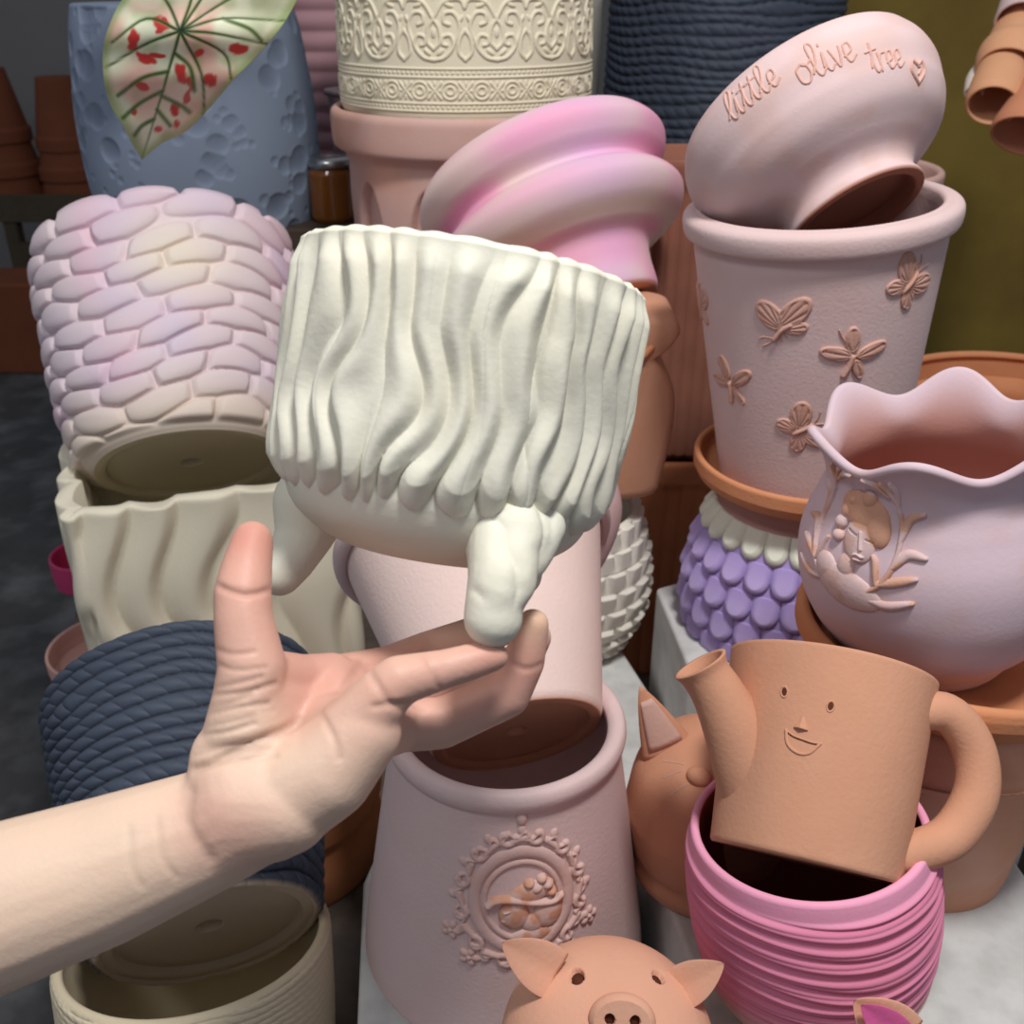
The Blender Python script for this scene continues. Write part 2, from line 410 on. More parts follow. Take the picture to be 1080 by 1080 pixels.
# feet: front one by photo points, the others turned round the axis
f_pts = [(536, 515, .398, 50), (536, 568, .368, 44), (528, 612, .356, 35), (521, 638, .353, 31), (520, 652, .353, 31.5)]
fl = [(loc(P(a, b, d)), r*d/F) for a, b, d, r in f_pts]
def foot(ang, nm='foot'):
    Rm = Matrix.Rotation(ang, 4, 'Z')
    sp = [[(Rm @ fl[i][0], fl[i][1]), (Rm @ fl[i+1][0], fl[i+1][1])] for i in range(len(fl)-1)]
    sp.append([(Rm @ loc(P(505, 548, .378)), 20*.37/F), (Rm @ loc(P(580, 550, .378)), 20*.37/F), (Rm @ fl[2][0], fl[2][1]*.9)])
    return blob_obj(nm, sp, m_bark, rH, vox=.0011, smooth=5)
azf = math.atan2(fl[1][0].x, -fl[1][0].y)
fo = foot(0)
# bark flutes running down the foot
def flute_foot(o, ang):
    me = o.data; n = len(me.vertices); co_ = np.empty(n*3, np.float32); me.vertices.foreach_get('co', co_); co_ = co_.reshape(-1, 3)
    no = np.empty(n*3, np.float32); me.vertices.foreach_get('normal', no); no = no.reshape(-1, 3)
    c = np.array((Matrix.Rotation(ang, 4, 'Z') @ fl[1][0])[:3]); ax = c.copy(); ax[2] = 0; ax /= np.linalg.norm(ax)
    tz = np.array([-ax[1], ax[0], 0])
    lat = (co_-c) @ tz; z = co_[:, 2]; out = no @ ax
    ztip = fl[-1][0].z
    wfac = np.interp(z, [ztip, fl[2][0].z, fl[0][0].z], [.012, .014, .021])
    ph = lat/wfac*3.6 + 1.2*vnoise(z*160+7, lat*90+5, 4)
    h = .0020*(np.abs(np.cos(ph))**.7-.3)*sstep(ztip+.004, ztip+.012, z)*np.clip(out*1.5+.3, 0, 1)
    co_ += no*h[:, None]; me.vertices.foreach_set('co', co_.ravel()); me.update()
flute_foot(fo, 0)
lf = [(330, 530, .415, 42), (322, 562, .413, 31), (307, 590, .408, 26), (295, 605, .404, 24)]
sp = [[(loc(P(*lf[i][:3])), lf[i][3]*lf[i][2]/F), (loc(P(*lf[i+1][:3])), lf[i+1][3]*lf[i+1][2]/F)] for i in range(3)]
f2 = blob_obj('foot', sp, m_bark, rH, vox=.0013, smooth=5)
f3 = foot(math.radians(122)); flute_foot(f3, math.radians(122))

# ================================================================== ARM AND HAND
m_skin = clay('skin', (226, 182, 160), rough=.5, var=.05, scale=18, vc=True, sss=.08, spec=.35, bump=.12, fine=500)
def H(px, py, d, r): return (P(px, py, d), r*d/F)
FA = [H(-260, 1048, .345, 100), H(-20, 962, .345, 88), H(110, 918, .35, 77), H(228, 872, .352, 63)]
hand = []
for a, b in zip(FA[:-1], FA[1:]): hand.append([a, b])
# wrist to heel
he1 = H(262, 848, .350, 66); th0 = H(262, 770, .352, 46); th1 = H(266, 705, .350, 36)
hand += [[FA[3], he1], [he1, H(245, 800, .352, 44), H(300, 850, .345, 52)],
         [H(250, 800, .352, 42), th0, H(300, 790, .36, 40)],
         [th0, H(262, 735, .35, 37), H(310, 745, .365, 32)],
         [H(262, 735, .35, 37), th1],
         # heel of the hand along the little finger side
         [H(285, 850, .350, 58), H(345, 815, .345, 50), H(300, 800, .362, 45)],
         [H(345, 815, .345, 50), H(382, 772, .345, 42), H(340, 770, .365, 40)],
         # palm plate to the finger roots
         [H(300, 790, .365, 42), H(380, 770, .36, 38), H(345, 722, .378, 30), H(300, 740, .372, 32)],
         [H(380, 770, .358, 38), H(412, 765, .372, 32), H(392, 728, .388, 27), H(345, 722, .378, 30)],
         # web between thumb and first finger
         [H(268, 712, .352, 30), H(318, 716, .37, 26), H(300, 745, .37, 30)],
         [H(318, 716, .37, 26), H(350, 712, .380, 24), H(340, 735, .378, 28)]]
def chain(c): return [[c[i], c[i+1]] for i in range(len(c)-1)]
hand += chain([th1, H(257, 655, .352, 31), H(256, 626, .355, 30), H(260, 600, .360, 27), H(266, 571, .366, 22)])
# first finger passes behind the front foot
hand += chain([H(350, 718, .384, 27), H(410, 706, .402, 25), H(450, 690, .414, 24), H(500, 672, .420, 22), H(530, 662, .418, 19)])
# middle finger, lifted behind the foot
hand += chain([H(385, 735, .388, 28), H(445, 730, .402, 26), H(505, 722, .408, 24), H(545, 705, .404, 22), H(563, 672, .396, 19)])
# third finger, tip pointing up right of the foot
hand += chain([H(405, 765, .374, 30), H(465, 763, .382, 27), H(535, 732, .384, 25), H(553, 697, .382, 22), H(562, 659, .380, 17.5)])
# little finger in front, its tip under the foot
hand += chain([H(372, 772, .346, 40), H(404, 733, .343, 30), H(420, 718, .343, 27), H(468, 706, .349, 21), H(497, 698, .351, 19.5), H(521, 692, .353, 16)])
ho = blob_obj('person', hand, m_skin, vox=.0011, smooth=9)
def skin_finish(o):
    me = o.data; n = len(me.vertices); c = np.empty(n*3, np.float32); me.vertices.foreach_get('co', c); c = c.reshape(-1, 3).astype(float)
    no = np.empty(n*3, np.float32); me.vertices.foreach_get('normal', no); no = no.reshape(-1, 3)
    # creases: polylines on the skin, given where they run
    cr = []
    def crease(pts, d, wdt, dep): cr.append((np.array([tuple(P(a, b, d)) for a, b in pts]), wdt, dep))
    crease([(228, 617), (245, 624), (262, 627), (285, 622)], .335, .0011, .0011)
    crease([(222, 683), (245, 690), (268, 688)], .335, .0009, .0005)
    crease([(225, 700), (250, 707), (280, 704)], .333, .0009, .0005)
    for i in range(13):
        y0 = 722 + i*7; x0 = 224 - i*1.9; ln = 52+14*math.sin(i*1.7)+2*i
        crease([(x0, y0+4), (x0+ln*.5, y0-1+3*math.sin(i)), (x0+ln, y0-8)], .325, .0010, .00055+.0003*math.sin(i*2.1))
    crease([(205, 812), (255, 790), (310, 765), (352, 735), (380, 700)], .33, .0016, .0016)
    crease([(202, 835), (200, 870), (222, 905)], .33, .0018, .0006)
    crease([(165, 862), (172, 905), (186, 925)], .33, .0010, .0004)
    crease([(136, 872), (140, 915), (150, 935)], .33, .0010, .0004)
    crease([(338, 752), (352, 778), (358, 800)], .325, .0011, .0007)
    crease([(385, 700), (398, 722), (412, 742), (432, 752)], .33, .0013, .0008)
    crease([(446, 688), (456, 706), (462, 724)], .335, .0010, .0006)
    crease([(395, 745), (430, 742), (445, 748)], .33, .0013, .0008)
    crease([(540, 700), (555, 706), (575, 700)], .35, .0011, .0006)
    cam = np.array(CAM); d = np.linalg.norm(c-cam, axis=1); u = (c-cam)/d[:, None]
    facing = np.clip(-(no*u).sum(1)*1.6, 0, 1)
    disp_ = np.zeros(n)
    for pts, wdt, dep in cr:
        q = catmull(pts, 5); q = cam + (q-cam)/np.linalg.norm(q-cam, axis=1)[:, None]*1.0
        X = cam + u; best = np.full(n, 9.)
        for a, b in zip(q[:-1], q[1:]):
            v = b-a; t = np.clip(((X-a) @ v)/(v @ v), 0, 1); best = np.minimum(best, np.linalg.norm(X-a-t[:, None]*v, axis=1))
        w_ = wdt/.36
        disp_ -= dep*np.exp(-(best/w_)**2)*facing
    c += no*disp_[:, None]
    me.vertices.foreach_set('co', c.astype(np.float32).ravel()); me.update()
    base = L3((224, 195, 172)); red = L3((196, 128, 114)); pale = L3((234, 210, 186)); pink = L3((204, 148, 134))
    C = np.tile(base, (n, 1))
    def zone(px, py, d_, r, col, k):
        q = np.array(P(px, py, d_)); f = np.exp(-(np.linalg.norm(c-q, axis=1)/r)**2)*k
        C[:] = C*(1-f[:, None]) + np.array(col)*f[:, None]
    zone(262, 570, .36, .016, red, .9); zone(258, 630, .35, .018, red, .6); zone(262, 690, .35, .02, pink, .7); zone(310, 735, .36, .022, red, .5)
    zone(350, 720, .375, .035, pink, .7); zone(430, 700, .40, .03, red, .55); zone(230, 850, .335, .014, pink, .5)
    zone(250, 870, .33, .02, pink, .55); zone(340, 770, .33, .02, pink, .35); zone(410, 725, .33, .016, red, .5)
    zone(465, 705, .34, .014, pink, .6); zone(520, 690, .345, .010, red, .75); zone(560, 720, .38, .018, red, .6)
    zone(565, 652, .375, .007, L3((226, 190, 150)), .6); zone(570, 690, .38, .012, red, .5); zone(500, 740, .37, .03, pink, .7)
    zone(262, 790, .33, .022, pale, .45); zone(300, 800, .32, .02, pale, .4)
    C *= (1 + disp_*150)[:, None].clip(.85, 1)
    at = me.color_attributes.new('Col', 'FLOAT_COLOR', 'POINT'); cc = np.ones((n, 4), np.float32); cc[:, :3] = C; at.data.foreach_set('color', cc.ravel())
skin_finish(ho)
c0 = Vector(FA[0][0]); ho.data.transform(Matrix.Translation(-c0)); ho.location = c0
tag(ho, 'bare forearm and open hand of a person holding up the cream bark planter', 'person')
m_nail = simple('fingernail', (226, 170, 158), .3)
def nail(px, py, d, up_, nrm, a, b):
    V = []; n1, n2 = 10, 14
    z = Vector(nrm).normalized(); y = Vector(up_); y = (y - z*y.dot(z)).normalized(); x = y.cross(z); c = P(px, py, d) - c0
    for i in range(n1):
        for j in range(n2):
            u = (i/(n1-1)-.5)*2; v = (j/(n2-1)-.5)*2
            e = math.sqrt(max(0, 1-abs(v)**3)); uu = u*e
            V.append(c + x*uu*a + y*v*b + z*(-.45*a*uu*uu - .0004*(v*v)))
    Fq = [(i*n2+j, (i+1)*n2+j, (i+1)*n2+j+1, i*n2+j+1) for i in range(n1-1) for j in range(n2-1)]
    o = mesh('fingernail', V, Fq, m_nail, ho); s = o.modifiers.new('s', 'SOLIDIFY'); s.thickness = .0005; s.offset = 0; return o
nail(247, 577, .3665, (.08, .15, 1), (-1, .25, .05), .0046, .0062)
nail(577, 667, .3800, (.1, 0, 1), (1, -.35, .15), .0042, .0055)

# ================================================================== CAMEO POT (centre bottom)
def framed(sp, h): return sp
cb = G(531, 982, SL)
sp = up(cb, 768); sp = (sp[0], Vector((Wy(533, 768, cb.y).x, cb.y+.006, sp[1].z)))
rC, SC_, _ = pot('cameo_pot', 'mauve pot with a raised oval portrait of a hatted lady in a scrolled frame', 'pot', sp,
    [(0, 128), (.03, 141), (.08, 144), (.5, 134), (.9, 122), (1, 119)], .007, m_mauve, rec=.003)
L = (sp[1]-sp[0]).length; rt = SC_.p[-1][0]
ring(rC, 'rim', m_mauve, [(rt-.0075, L-.003), (rt-.003, L-.009), (rt+.003, L-.008), (rt+.0055, L), (rt+.003, L+.0065), (rt-.003, L+.007), (rt-.0075, L+.003)])
SCl = SC_.L
def scroll_frame(X, Y):
    a = np.arctan2(X/31, Y/36); rr = np.hypot(X/31, Y/36)
    H_ = np.full(X.shape, -1.)
    H_ = np.maximum(H_, np.where(abs(rr-.80) < .10, 2.0*np.sqrt(np.maximum(1-((rr-.80)/.10)**2, 0)), -1))
    H_ = np.maximum(H_, np.where(abs(rr-.63) < .05, 1.5*np.sqrt(np.maximum(1-((rr-.63)/.05)**2, 0)), -1))
    wl = 1.06+.055*np.sin(24*a+.6); H_ = np.maximum(H_, np.where(abs(rr-wl) < .045, 1.9*np.sqrt(np.maximum(1-((rr-wl)/.045)**2, 0)), -1))
    n = 12
    for i in range(n):
        a0 = 2*math.pi*(i+.5)/n; sgn = 1 if i < n/2 else -1
        cx, cy = 33.5*math.sin(a0), 38.5*math.cos(a0)
        pts = []
        for k in range(16):
            q = k/15*4.4; r_ = 5.0*(1-k/19)
            ang = math.pi/2 - a0 + sgn*(q + 2.2); pts.append((cx+r_*math.cos(ang), cy+r_*math.sin(ang)))
        ex = (pts[0][0] + 7.5*math.cos(a0)*(-sgn), pts[0][1] + 7.5*math.sin(a0)*sgn)
        H_ = np.maximum(H_, stroke(X, Y, [ex] + pts, 1.8, 2.1, 2))
        b0 = 2*math.pi*i/n
        H_ = np.maximum(H_, dome(X, Y, 36*math.sin(b0), 41*math.cos(b0), 2.4, 3.0, -math.degrees(b0), 1.7))
    H_ = np.maximum(H_, dome(X, Y, 0, 48, 3.2, 4.6, 0, 2.2))
    for fx, fy in ((-36, -22), (36, -22), (-26, -36), (24, -37)):
        for k in range(5):
            an = k*2*math.pi/5; H_ = np.maximum(H_, dome(X, Y, fx+3.2*math.cos(an), fy+3.2*math.sin(an), 2.6, 2.0, math.degrees(an), 1.9))
        H_ = np.maximum(H_, dome(X, Y, fx, fy, 1.6, 1.6, 0, 2.6))
    return H_
MCm = frame(sp[0], sp[1]-sp[0]); ft, fs = thx(551, 950, SC_, MCm); m_frame = clay('frame_relief', (212, 180, 174), tint=(204, 158, 140), tintamt=.5, scale=25)
relief('medallion_frame', rC, SC_, ft, fs, 118, 150, lambda X, Y: scroll_frame(X/1.28, Y/1.3)*1.15, m_frame, .5)
def lady(X, Y):
    H_ = dome(X, Y, -6, -7, 8, 9, 10, 2.8)                                 # face
    H_ = np.maximum(H_, dome(X, Y, -11, -10, 2.2, 2, 0, 2.4))              # nose
    H_ = np.maximum(H_, dome(X, Y, 12, -8, 8, 10, -15, 3))                 # hair
    H_ = np.maximum(H_, dome(X, Y, 4, -13, 6, 6, 0, 2.2))
    H_ = np.maximum(H_, dome(X, Y, 3, 6, 12, 6.5, 18, 3.2))                # hat crown
    H_ = np.maximum(H_, stroke(X, Y, [(-19, -1), (-15, 2.5), (-6, 3), (4, .5), (14, -1), (19, 1)], 2.2, 3.8))   # brim
    for x, y, r in ((6, 9, 4), (12, 10, 3.6), (9, 14, 3), (2, 12, 3), (14, 5, 3)): H_ = np.maximum(H_, dome(X, Y, x, y, r, r*.8, 20, 4.2))
    H_ = np.maximum(H_, stroke(X, Y, [(-8, -3.5), (-11, -4.5)], .6, 3.2, smooth=False))
    H_ = np.maximum(H_, dome(X, Y, 3, -21, 13, 5, 8, 2.2))
    return H_
def cmix(a, b, sc_=6., sd=3):
    a, b = L3(a), L3(b)
    def f(X, Y, H): 
        t = sstep(.35, .65, vnoise(X/sc_+50, Y/sc_+50, sd)); return mixc(a, b, t)
    return f
relief('portrait', rC, SC_, ft+.02, fs-.002, 54, 66, lambda X, Y: lady(X/1.25, Y/1.25)*1.2, m_vc, .35, cmix((210, 178, 170), (202, 150, 124)))

# pale pink pot leaning in the cameo pot
spP = spineB((546, 777), .698, (500, 575), 33)
def col_pp(T, s, MK, D):
    base = np.tile(L3((232, 205, 196)), T.shape+(1,)); terr = L3((200, 142, 112)); 
    return mixc(base, terr, np.where(MK == 0, 1., np.where(MK == 3, .8, (1-sstep(.0, .004, s))*.8)))
rP, SP_, _ = pot('flower_pot', 'tall pale pink pot leaning bottom outward in the portrait cameo pot, hole in its base', 'pot', spP,
    [(0, 90), (.03, 94), (.5, 116), (.97, 136), (1, 140)], .006, m_vc, colf=col_pp, hole=.0075, rec=.004, nu=128, smooth=False, spin=0)
Lp = (spP[1]-spP[0]).length; rp_ = SP_.p[-1][0]
ring(rP, 'rim', m_mauve, [(rp_-.007, Lp-.004), (rp_-.001, Lp-.010), (rp_+.005, Lp-.006), (rp_+.005, Lp+.004), (rp_-.003, Lp+.006)])
relief('leaf_relief', rP, SP_, -.62, SP_.L*.86, 30, 24, lambda X, Y: np.maximum(dome(X, Y, -6, 0, 5, 9, 30, 1.8), dome(X, Y, 6, -1, 4, 8, -35, 1.8)), m_mauve_rel, .6)

# ================================================================== PIG
m_pig = clay('pink_terracotta', (224, 168, 140), tint=(232, 184, 160), tintamt=.3, var=.05)
pc = P(640, 1102, .590)
Mp = frame(Vector((pc.x, pc.y, SL)), (0, 0, 1)); zc = pc.z - SL
rG = thing('pig_planter', 'terracotta pig planter with round eye holes and pointed ears at the front edge', 'planter', Mp)
R = 107*.585/F
def cut_holes(bm, holes):
    """ovals (centre, normal, a, b, rot, depth) pressed into the wall"""
    for c, n_, a, b, rot, dep in holes:
        t1 = Vector((0, 0, 1)).cross(n_).normalized(); t2 = n_.cross(t1)
        for v in bm.verts:
            if (v.co-c).length > .02: continue
            dx, dz = (v.co-c).dot(t1), (v.co-c).dot(t2)
            q = math.hypot((dx*math.cos(rot)+dz*math.sin(rot))/a, (-dx*math.sin(rot)+dz*math.cos(rot))/b)
            if q < 1: v.co -= n_*dep*min(1, (1-q**8)*1.3)
    return bm
def on_pig(px, py):
    Mi = Mp.inverted(); o_ = Mi @ CAM; d_ = Mi.to_3x3() @ ray(px, py); S3 = Vector((1/(R*1.06), 1/(R*1.05), 1/(R*.93)))
    p = Vector((o_.x*S3.x, o_.y*S3.y, (o_.z-zc)*S3.z)); q = Vector((d_.x*S3.x, d_.y*S3.y, d_.z*S3.z))
    a_, b_, c_ = q.dot(q), 2*p.dot(q), p.dot(p)-1; D_ = b_*b_-4*a_*c_; t_ = (-b_-math.sqrt(max(D_, 0)))/(2*a_); h = o_ + d_*t_
    return h, Vector((h.x*S3.x**2, h.y*S3.y**2, (h.z-zc)*S3.z**2)).normalized()
m_hole = clay('pit_shade', (84, 46, 32))  # dark disc in a shallow dent, shade of a deeper hole put in colour
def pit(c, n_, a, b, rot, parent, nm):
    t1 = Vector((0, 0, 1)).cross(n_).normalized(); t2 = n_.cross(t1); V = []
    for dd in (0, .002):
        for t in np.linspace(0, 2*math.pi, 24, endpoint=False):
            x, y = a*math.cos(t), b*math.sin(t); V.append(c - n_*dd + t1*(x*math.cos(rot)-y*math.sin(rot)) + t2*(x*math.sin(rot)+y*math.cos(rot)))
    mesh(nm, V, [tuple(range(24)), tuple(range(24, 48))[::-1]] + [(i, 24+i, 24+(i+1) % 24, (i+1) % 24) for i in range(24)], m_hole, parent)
bm = bmesh.new(); bmesh.ops.create_uvsphere(bm, u_segments=280, v_segments=220, radius=1)
for v in bm.verts:
    x, y, z = v.co; v.co = Vector((x*R*1.06, y*R*1.05, zc + z*R*.93*(1.5 if z < 0 else 1)))
(eL, nL), (eR, nR) = on_pig(608, 1029), on_pig(695, 1030)
cut_holes(bm, [(eL, nL, .0062, .0044, .5, .006), (eR, nR, .0054, .0042, -.6, .006)])
me = bpy.data.meshes.new('body'); bm.to_mesh(me); bm.free(); me.materials.append(m_pig)
me.polygons.foreach_set('use_smooth', np.ones(len(me.polygons), dtype=bool))
o = bpy.data.objects.new('body', me); COL.objects.link(o); o.parent = rG
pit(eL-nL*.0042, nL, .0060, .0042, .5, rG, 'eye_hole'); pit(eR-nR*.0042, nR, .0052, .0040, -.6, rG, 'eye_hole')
sn, sN = on_pig(656, 1076); sN = (sN*.8 + Vector((0, -1, .1))).normalized()
bm = bmesh.new(); bmesh.ops.create_uvsphere(bm, u_segments=120, v_segments=90, radius=1)
s1 = Vector((0, 0, 1)).cross(sN).normalized(); s2 = sN.cross(s1)
for v in bm.verts:
    x, y, z = v.co; z = min(z, .55); v.co = sn + s1*x*.0185 + s2*y*.0145 + sN*z*.0095
nh = [(sn + s1*k*.0068 + sN*.0052 + s2*.001, sN, .0030, .0037, 0, .006) for k in (-1, 1)]
cut_holes(bm, nh)
me = bpy.data.meshes.new('snout'); bm.to_mesh(me); bm.free(); me.materials.append(m_pig); me.polygons.foreach_set('use_smooth', np.ones(len(me.polygons), dtype=bool))
so = bpy.data.objects.new('snout', me); COL.objects.link(so); so.parent = rG
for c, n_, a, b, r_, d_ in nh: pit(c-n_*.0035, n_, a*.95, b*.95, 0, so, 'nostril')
def ear(parent, M, base, tip, wd, col_in=None, mat=m_pig, bulge=.35):
    """leaf-shaped hollow ear from base point to tip, photo coordinates (px,py,d)"""
    Mi = M.inverted(); a = Mi @ P(*base); b = Mi @ P(*tip); ax = b-a; L_ = ax.length; ax.normalize()
    vw = Mi.to_3x3() @ (CAM - P(*base)).normalized(); sd = ax.cross(vw).normalized(); fr = sd.cross(ax).normalized()
    V = []; n1, n2 = 22, 24
    for i in range(n1):
        t = i/(n1-1); w_ = wd*(math.sin(math.pi*min(1, (t*.62+.38)))**.8)*(1 if t < .97 else .6)
        for j in range(n2):
            an = 2*math.pi*j/n2; cx = math.cos(an); cz = math.sin(an)
            dz = cz*.34*w_ if cz < 0 else -.10*w_*cz*(1-abs(cx))*2 + .05*w_*cz
            V.append(a + ax*L_*t + sd*cx*w_ - fr*dz*(-1))
    Fq = [(i*n2+j, i*n2+(j+1) % n2, (i+1)*n2+(j+1) % n2, (i+1)*n2+j) for i in range(n1-1) for j in range(n2)]
    Fq += [tuple(range(n2))[::-1], tuple((n1-1)*n2+k for k in range(n2))]
    o = mesh('ear', V, Fq, mat, parent); return o
ear(rG, Mp, (588, 1030, .575), (529, 994, .560), .0145)
ear(rG, Mp, (712, 1046, .580), (764, 1016, .568), .0120)

# ================================================================== PINK RIDGED POT and WATERING CAN
pb = G(862, 1064, SR)
sp = up(pb, 893)
sp = (sp[0], Vector((Wy(860, 893, pb.y).x, sp[1].y+.018, sp[1].z)))
prPk = [(0, 52), (.04, 62), (.25, 90), (.5, 110), (.75, 119), (.95, 118), (1, 117)]
LPk = Surf(prof_px(sp, prPk)).L
def ridg(T, s):
    x = (T+math.pi)/(2*math.pi)
    w_ = 1.0*(vnoise(x*5, s*60, 3, 5)-.5)
    a = (s/.0105 + w_*1.6); f = a-np.floor(a)
    b = s/.0042 + w_*3; f2 = b-np.floor(b)
    env = sstep(.030, .055, s)*(1-sstep(LPk-.013, LPk-.008, s))
    return env*(0.0024*(1-np.abs(2*f-1)**1.5) + .0008*np.abs(np.sin(b*math.pi)))
def col_pink(T, s, MK, D):
    pk, ph, cr = L3((214, 120, 150)), L3((226, 158, 182)), L3((222, 196, 178))
    c = mixc(np.tile(cr, T.shape+(1,)), pk, sstep(.042, .080, s)); c = mixc(c, ph, sstep(.0, .0022, D)*sstep(.05, .07, s)*.3)
    c = mixc(c, L3((242, 164, 192)), sstep(LPk-.014, LPk-.008, s)*1.0)
    return mixc(c, L3((150, 80, 70)), np.where(MK == 3, 1., 0.))
pot('ridged_pot', 'bright pink pot with uneven turned ridges fading to cream, under the watering can', 'pot', sp,
    [(0, 62), (.04, 74), (.25, 104), (.5, 120), (.75, 125), (.95, 123), (1, 122)], .0055, m_vcs, disp=ridg, colf=col_pink, nu=300, n=300)
spW = spineB((848, 910), .588, (877, 705), 17)
rW, SW, _ = pot('watering_can', 'terracotta watering can with a smiling face tilted on the pink ridged pot', 'watering can', spW,
    [(0, 97), (.01, 99), (.5, 102), (1, 105)], .0045, m_terra, smooth=False, n=60, flat=True)
MW = frame(spW[0], spW[1]-spW[0]); MWi = MW.inverted(); LW = SW.L
lw = lambda *a: tuple(MWi @ P(*a))
V, Fq = tube([lw(955, 752, .588), lw(998, 752, .590), lw(1026, 788, .590), lw(1029, 838, .586), lw(1002, 882, .580), lw(960, 899, .572), lw(935, 903, .570)],
             [.0105, .0118, .0125, .0128, .0125, .0118, .012], 24)
mesh('handle', V, Fq, m_terra, rW)
def spout():
    pts = np.array([lw(802, 866, .594), lw(790, 815, .592), lw(776, 772, .592), lw(759, 735, .592), lw(745, 712, .592), lw(738, 700, .592)]); rad = np.array([.0200, .0205, .0188, .0160, .0148, .0172])
    q = catmull(np.hstack([pts, rad[:, None]]), 8); p, r = q[:, :3], q[:, 3]
    T = np.gradient(p, axis=0); T /= np.linalg.norm(T, axis=1)[:, None]; up_ = np.array([0., 1, 0]); u = np.cross(T[0], up_); u /= np.linalg.norm(u)
    V = []; n = 32; secs = [(p[i], r[i], T[i]) for i in range(len(p))] + [(p[i], r[i]-.0025, T[i]) for i in range(len(p)-1, 0, -1)]
    for c, rr, t in secs:
        u2 = u - t*(u @ t); u2 /= np.linalg.norm(u2); v2 = np.cross(t, u2)
        for k in range(n):
            a = 2*math.pi*k/n; V.append(c+rr*(math.cos(a)*u2+math.sin(a)*v2))
    m = len(secs); Fq = [(i*n+k, i*n+(k+1) % n, (i+1)*n+(k+1) % n, (i+1)*n+k) for i in range(m-1) for k in range(n)]
    mesh('spout', V, Fq, m_terra, rW)
spout()
m_dark = clay('recess_shade', (92, 50, 32))  # dark tone on thin surface patches, painted shade of eye holes and mouth
def at_w(px, py): return thx(px, py, SW, MW)
for px, py, a in ((827, 731, 8), (876, 745, -8)):
    t_, s_ = at_w(px, py)
    relief('eye_hole', rW, SW, t_, s_, 8, 9, lambda X, Y: np.where((X/1.5)**2+(Y/2.4)**2 < 1, .15, -1), m_dark, .25, rot=a)
    relief('eye_hole', rW, SW, t_, s_, 8, 9, lambda X, Y: np.where(abs(np.hypot(X/2.0, Y/3.0)-1) < .25, .5*np.sqrt(np.maximum(0, 1-((np.hypot(X/2.0, Y/3.0)-1)/.25)**2)), -1), m_terra, .25, rot=a)
t_, s_ = at_w(846, 764); relief('nose', rW, SW, t_, s_, 14, 14, lambda X, Y: np.where((Y > -3.5) & (Y < 4.5) & (abs(X) < (4.5-Y)*.52), 3.2*np.minimum(1, (4.5-Y)/7)*(1-abs(X)/((4.5-Y)*.52+.01)*.7), -1), m_terra, .3, rot=-4)
def mouth(X, Y):
    arc = stroke(X, Y, [(-8, 3), (-5.5, -3), (0, -5.6), (5, -4), (8.6, 1.6)], .8, .9)
    lip = stroke(X, Y, [(-8, 3), (-4, 1.6), (0, 1.2), (5, 1), (8.6, 1.6)], .5, .25)
    return np.maximum(arc, lip)
t_, s_ = at_w(845, 780); relief('mouth', rW, SW, t_, s_, 27, 19, lambda X, Y: mouth(X/1.2, Y/1.2), m_terra, .25, rot=-7)
relief('mouth_line', rW, SW, t_, s_, 27, 19, lambda X, Y: stroke(X, Y, [(-9, 2.9), (-5, 1.3), (0, .8), (6, .6), (9.6, 1.3)], .6, .30), m_dark, .25, rot=-7)


# ================================================================== LEFT COLUMN
m_paleclay = clay('pale_cream_clay', (226, 218, 196), var=.05, bump=.25)
# square planter with wavy sides
def sweep(w_, d_, cr, z_h, t, disp, mat, parent, name='body', ns=130, nz=110, rimf=None):
    """open box with rounded corners; disp(u metres along the wall, z) pushes the wall outward"""
    pts = []; nrm = []
    hx, hy = w_/2-cr, d_/2-cr
    segs = [((-hx, -d_/2), (hx, -d_/2), (0, -1)), ((w_/2, -hy), (w_/2, hy), (1, 0)), ((hx, d_/2), (-hx, d_/2), (0, 1)), ((-w_/2, hy), (-w_/2, -hy), (-1, 0))]
    for i, (a, b, n_) in enumerate(segs):
        m = ns if i in (0, 3) else ns//3
        for k in range(m): t_ = k/m; pts.append((a[0]+(b[0]-a[0])*t_, a[1]+(b[1]-a[1])*t_)); nrm.append(n_)
        a0 = math.atan2(n_[1], n_[0])
        cx, cy = b[0]-n_[0]*cr, b[1]-n_[1]*cr
        for k in range(6): an = a0 + math.pi/2*k/6; pts.append((cx+cr*math.cos(an), cy+cr*math.sin(an))); nrm.append((math.cos(an), math.sin(an)))
    p = np.array(pts); nn = np.array(nrm); u = np.r_[0, np.cumsum(np.linalg.norm(np.diff(p, axis=0), axis=1))]
    zz = np.linspace(0, z_h, nz); V = []
    def row(z, off): V.append(np.c_[p + nn*np.asarray(off)[:, None], np.full(len(p), 0.)+z])
    row(0, np.full(len(p), -min(w_, d_)*.45)); row(0, disp(u, 0*u)-.002)
    for z in zz: row(z, disp(u, 0*u+z))
    top = disp(u, 0*u+z_h); rz = rimf(u) if rimf else 0*u
    for i in range(nz): pass
    row(z_h+.0015+rz, top-.0015); row(z_h+.0015+rz, top*.7-t+.0015); row(z_h+rz, top*.7-t)
    row(z_h*.5, 0*top-t); row(t, 0*top-t); row(t, np.full(len(p), -min(w_, d_)*.45))
    n = len(p); m = len(V); V = np.vstack(V)
    i = np.arange(m-1)[:, None]; j = np.arange(n)[None]; j2 = (j+1) % n
    Q = np.stack([i*n+j, i*n+j2, (i+1)*n+j2, (i+1)*n+j], -1).reshape(-1, 4).tolist()
    Q += [list(range(n))[::-1], [(m-1)*n+k for k in range(n)]]
    return mesh(name, V, Q, mat, parent)
ZP = .83
pa, pb_ = G(71, 545, ZP), G(360, 501, ZP)
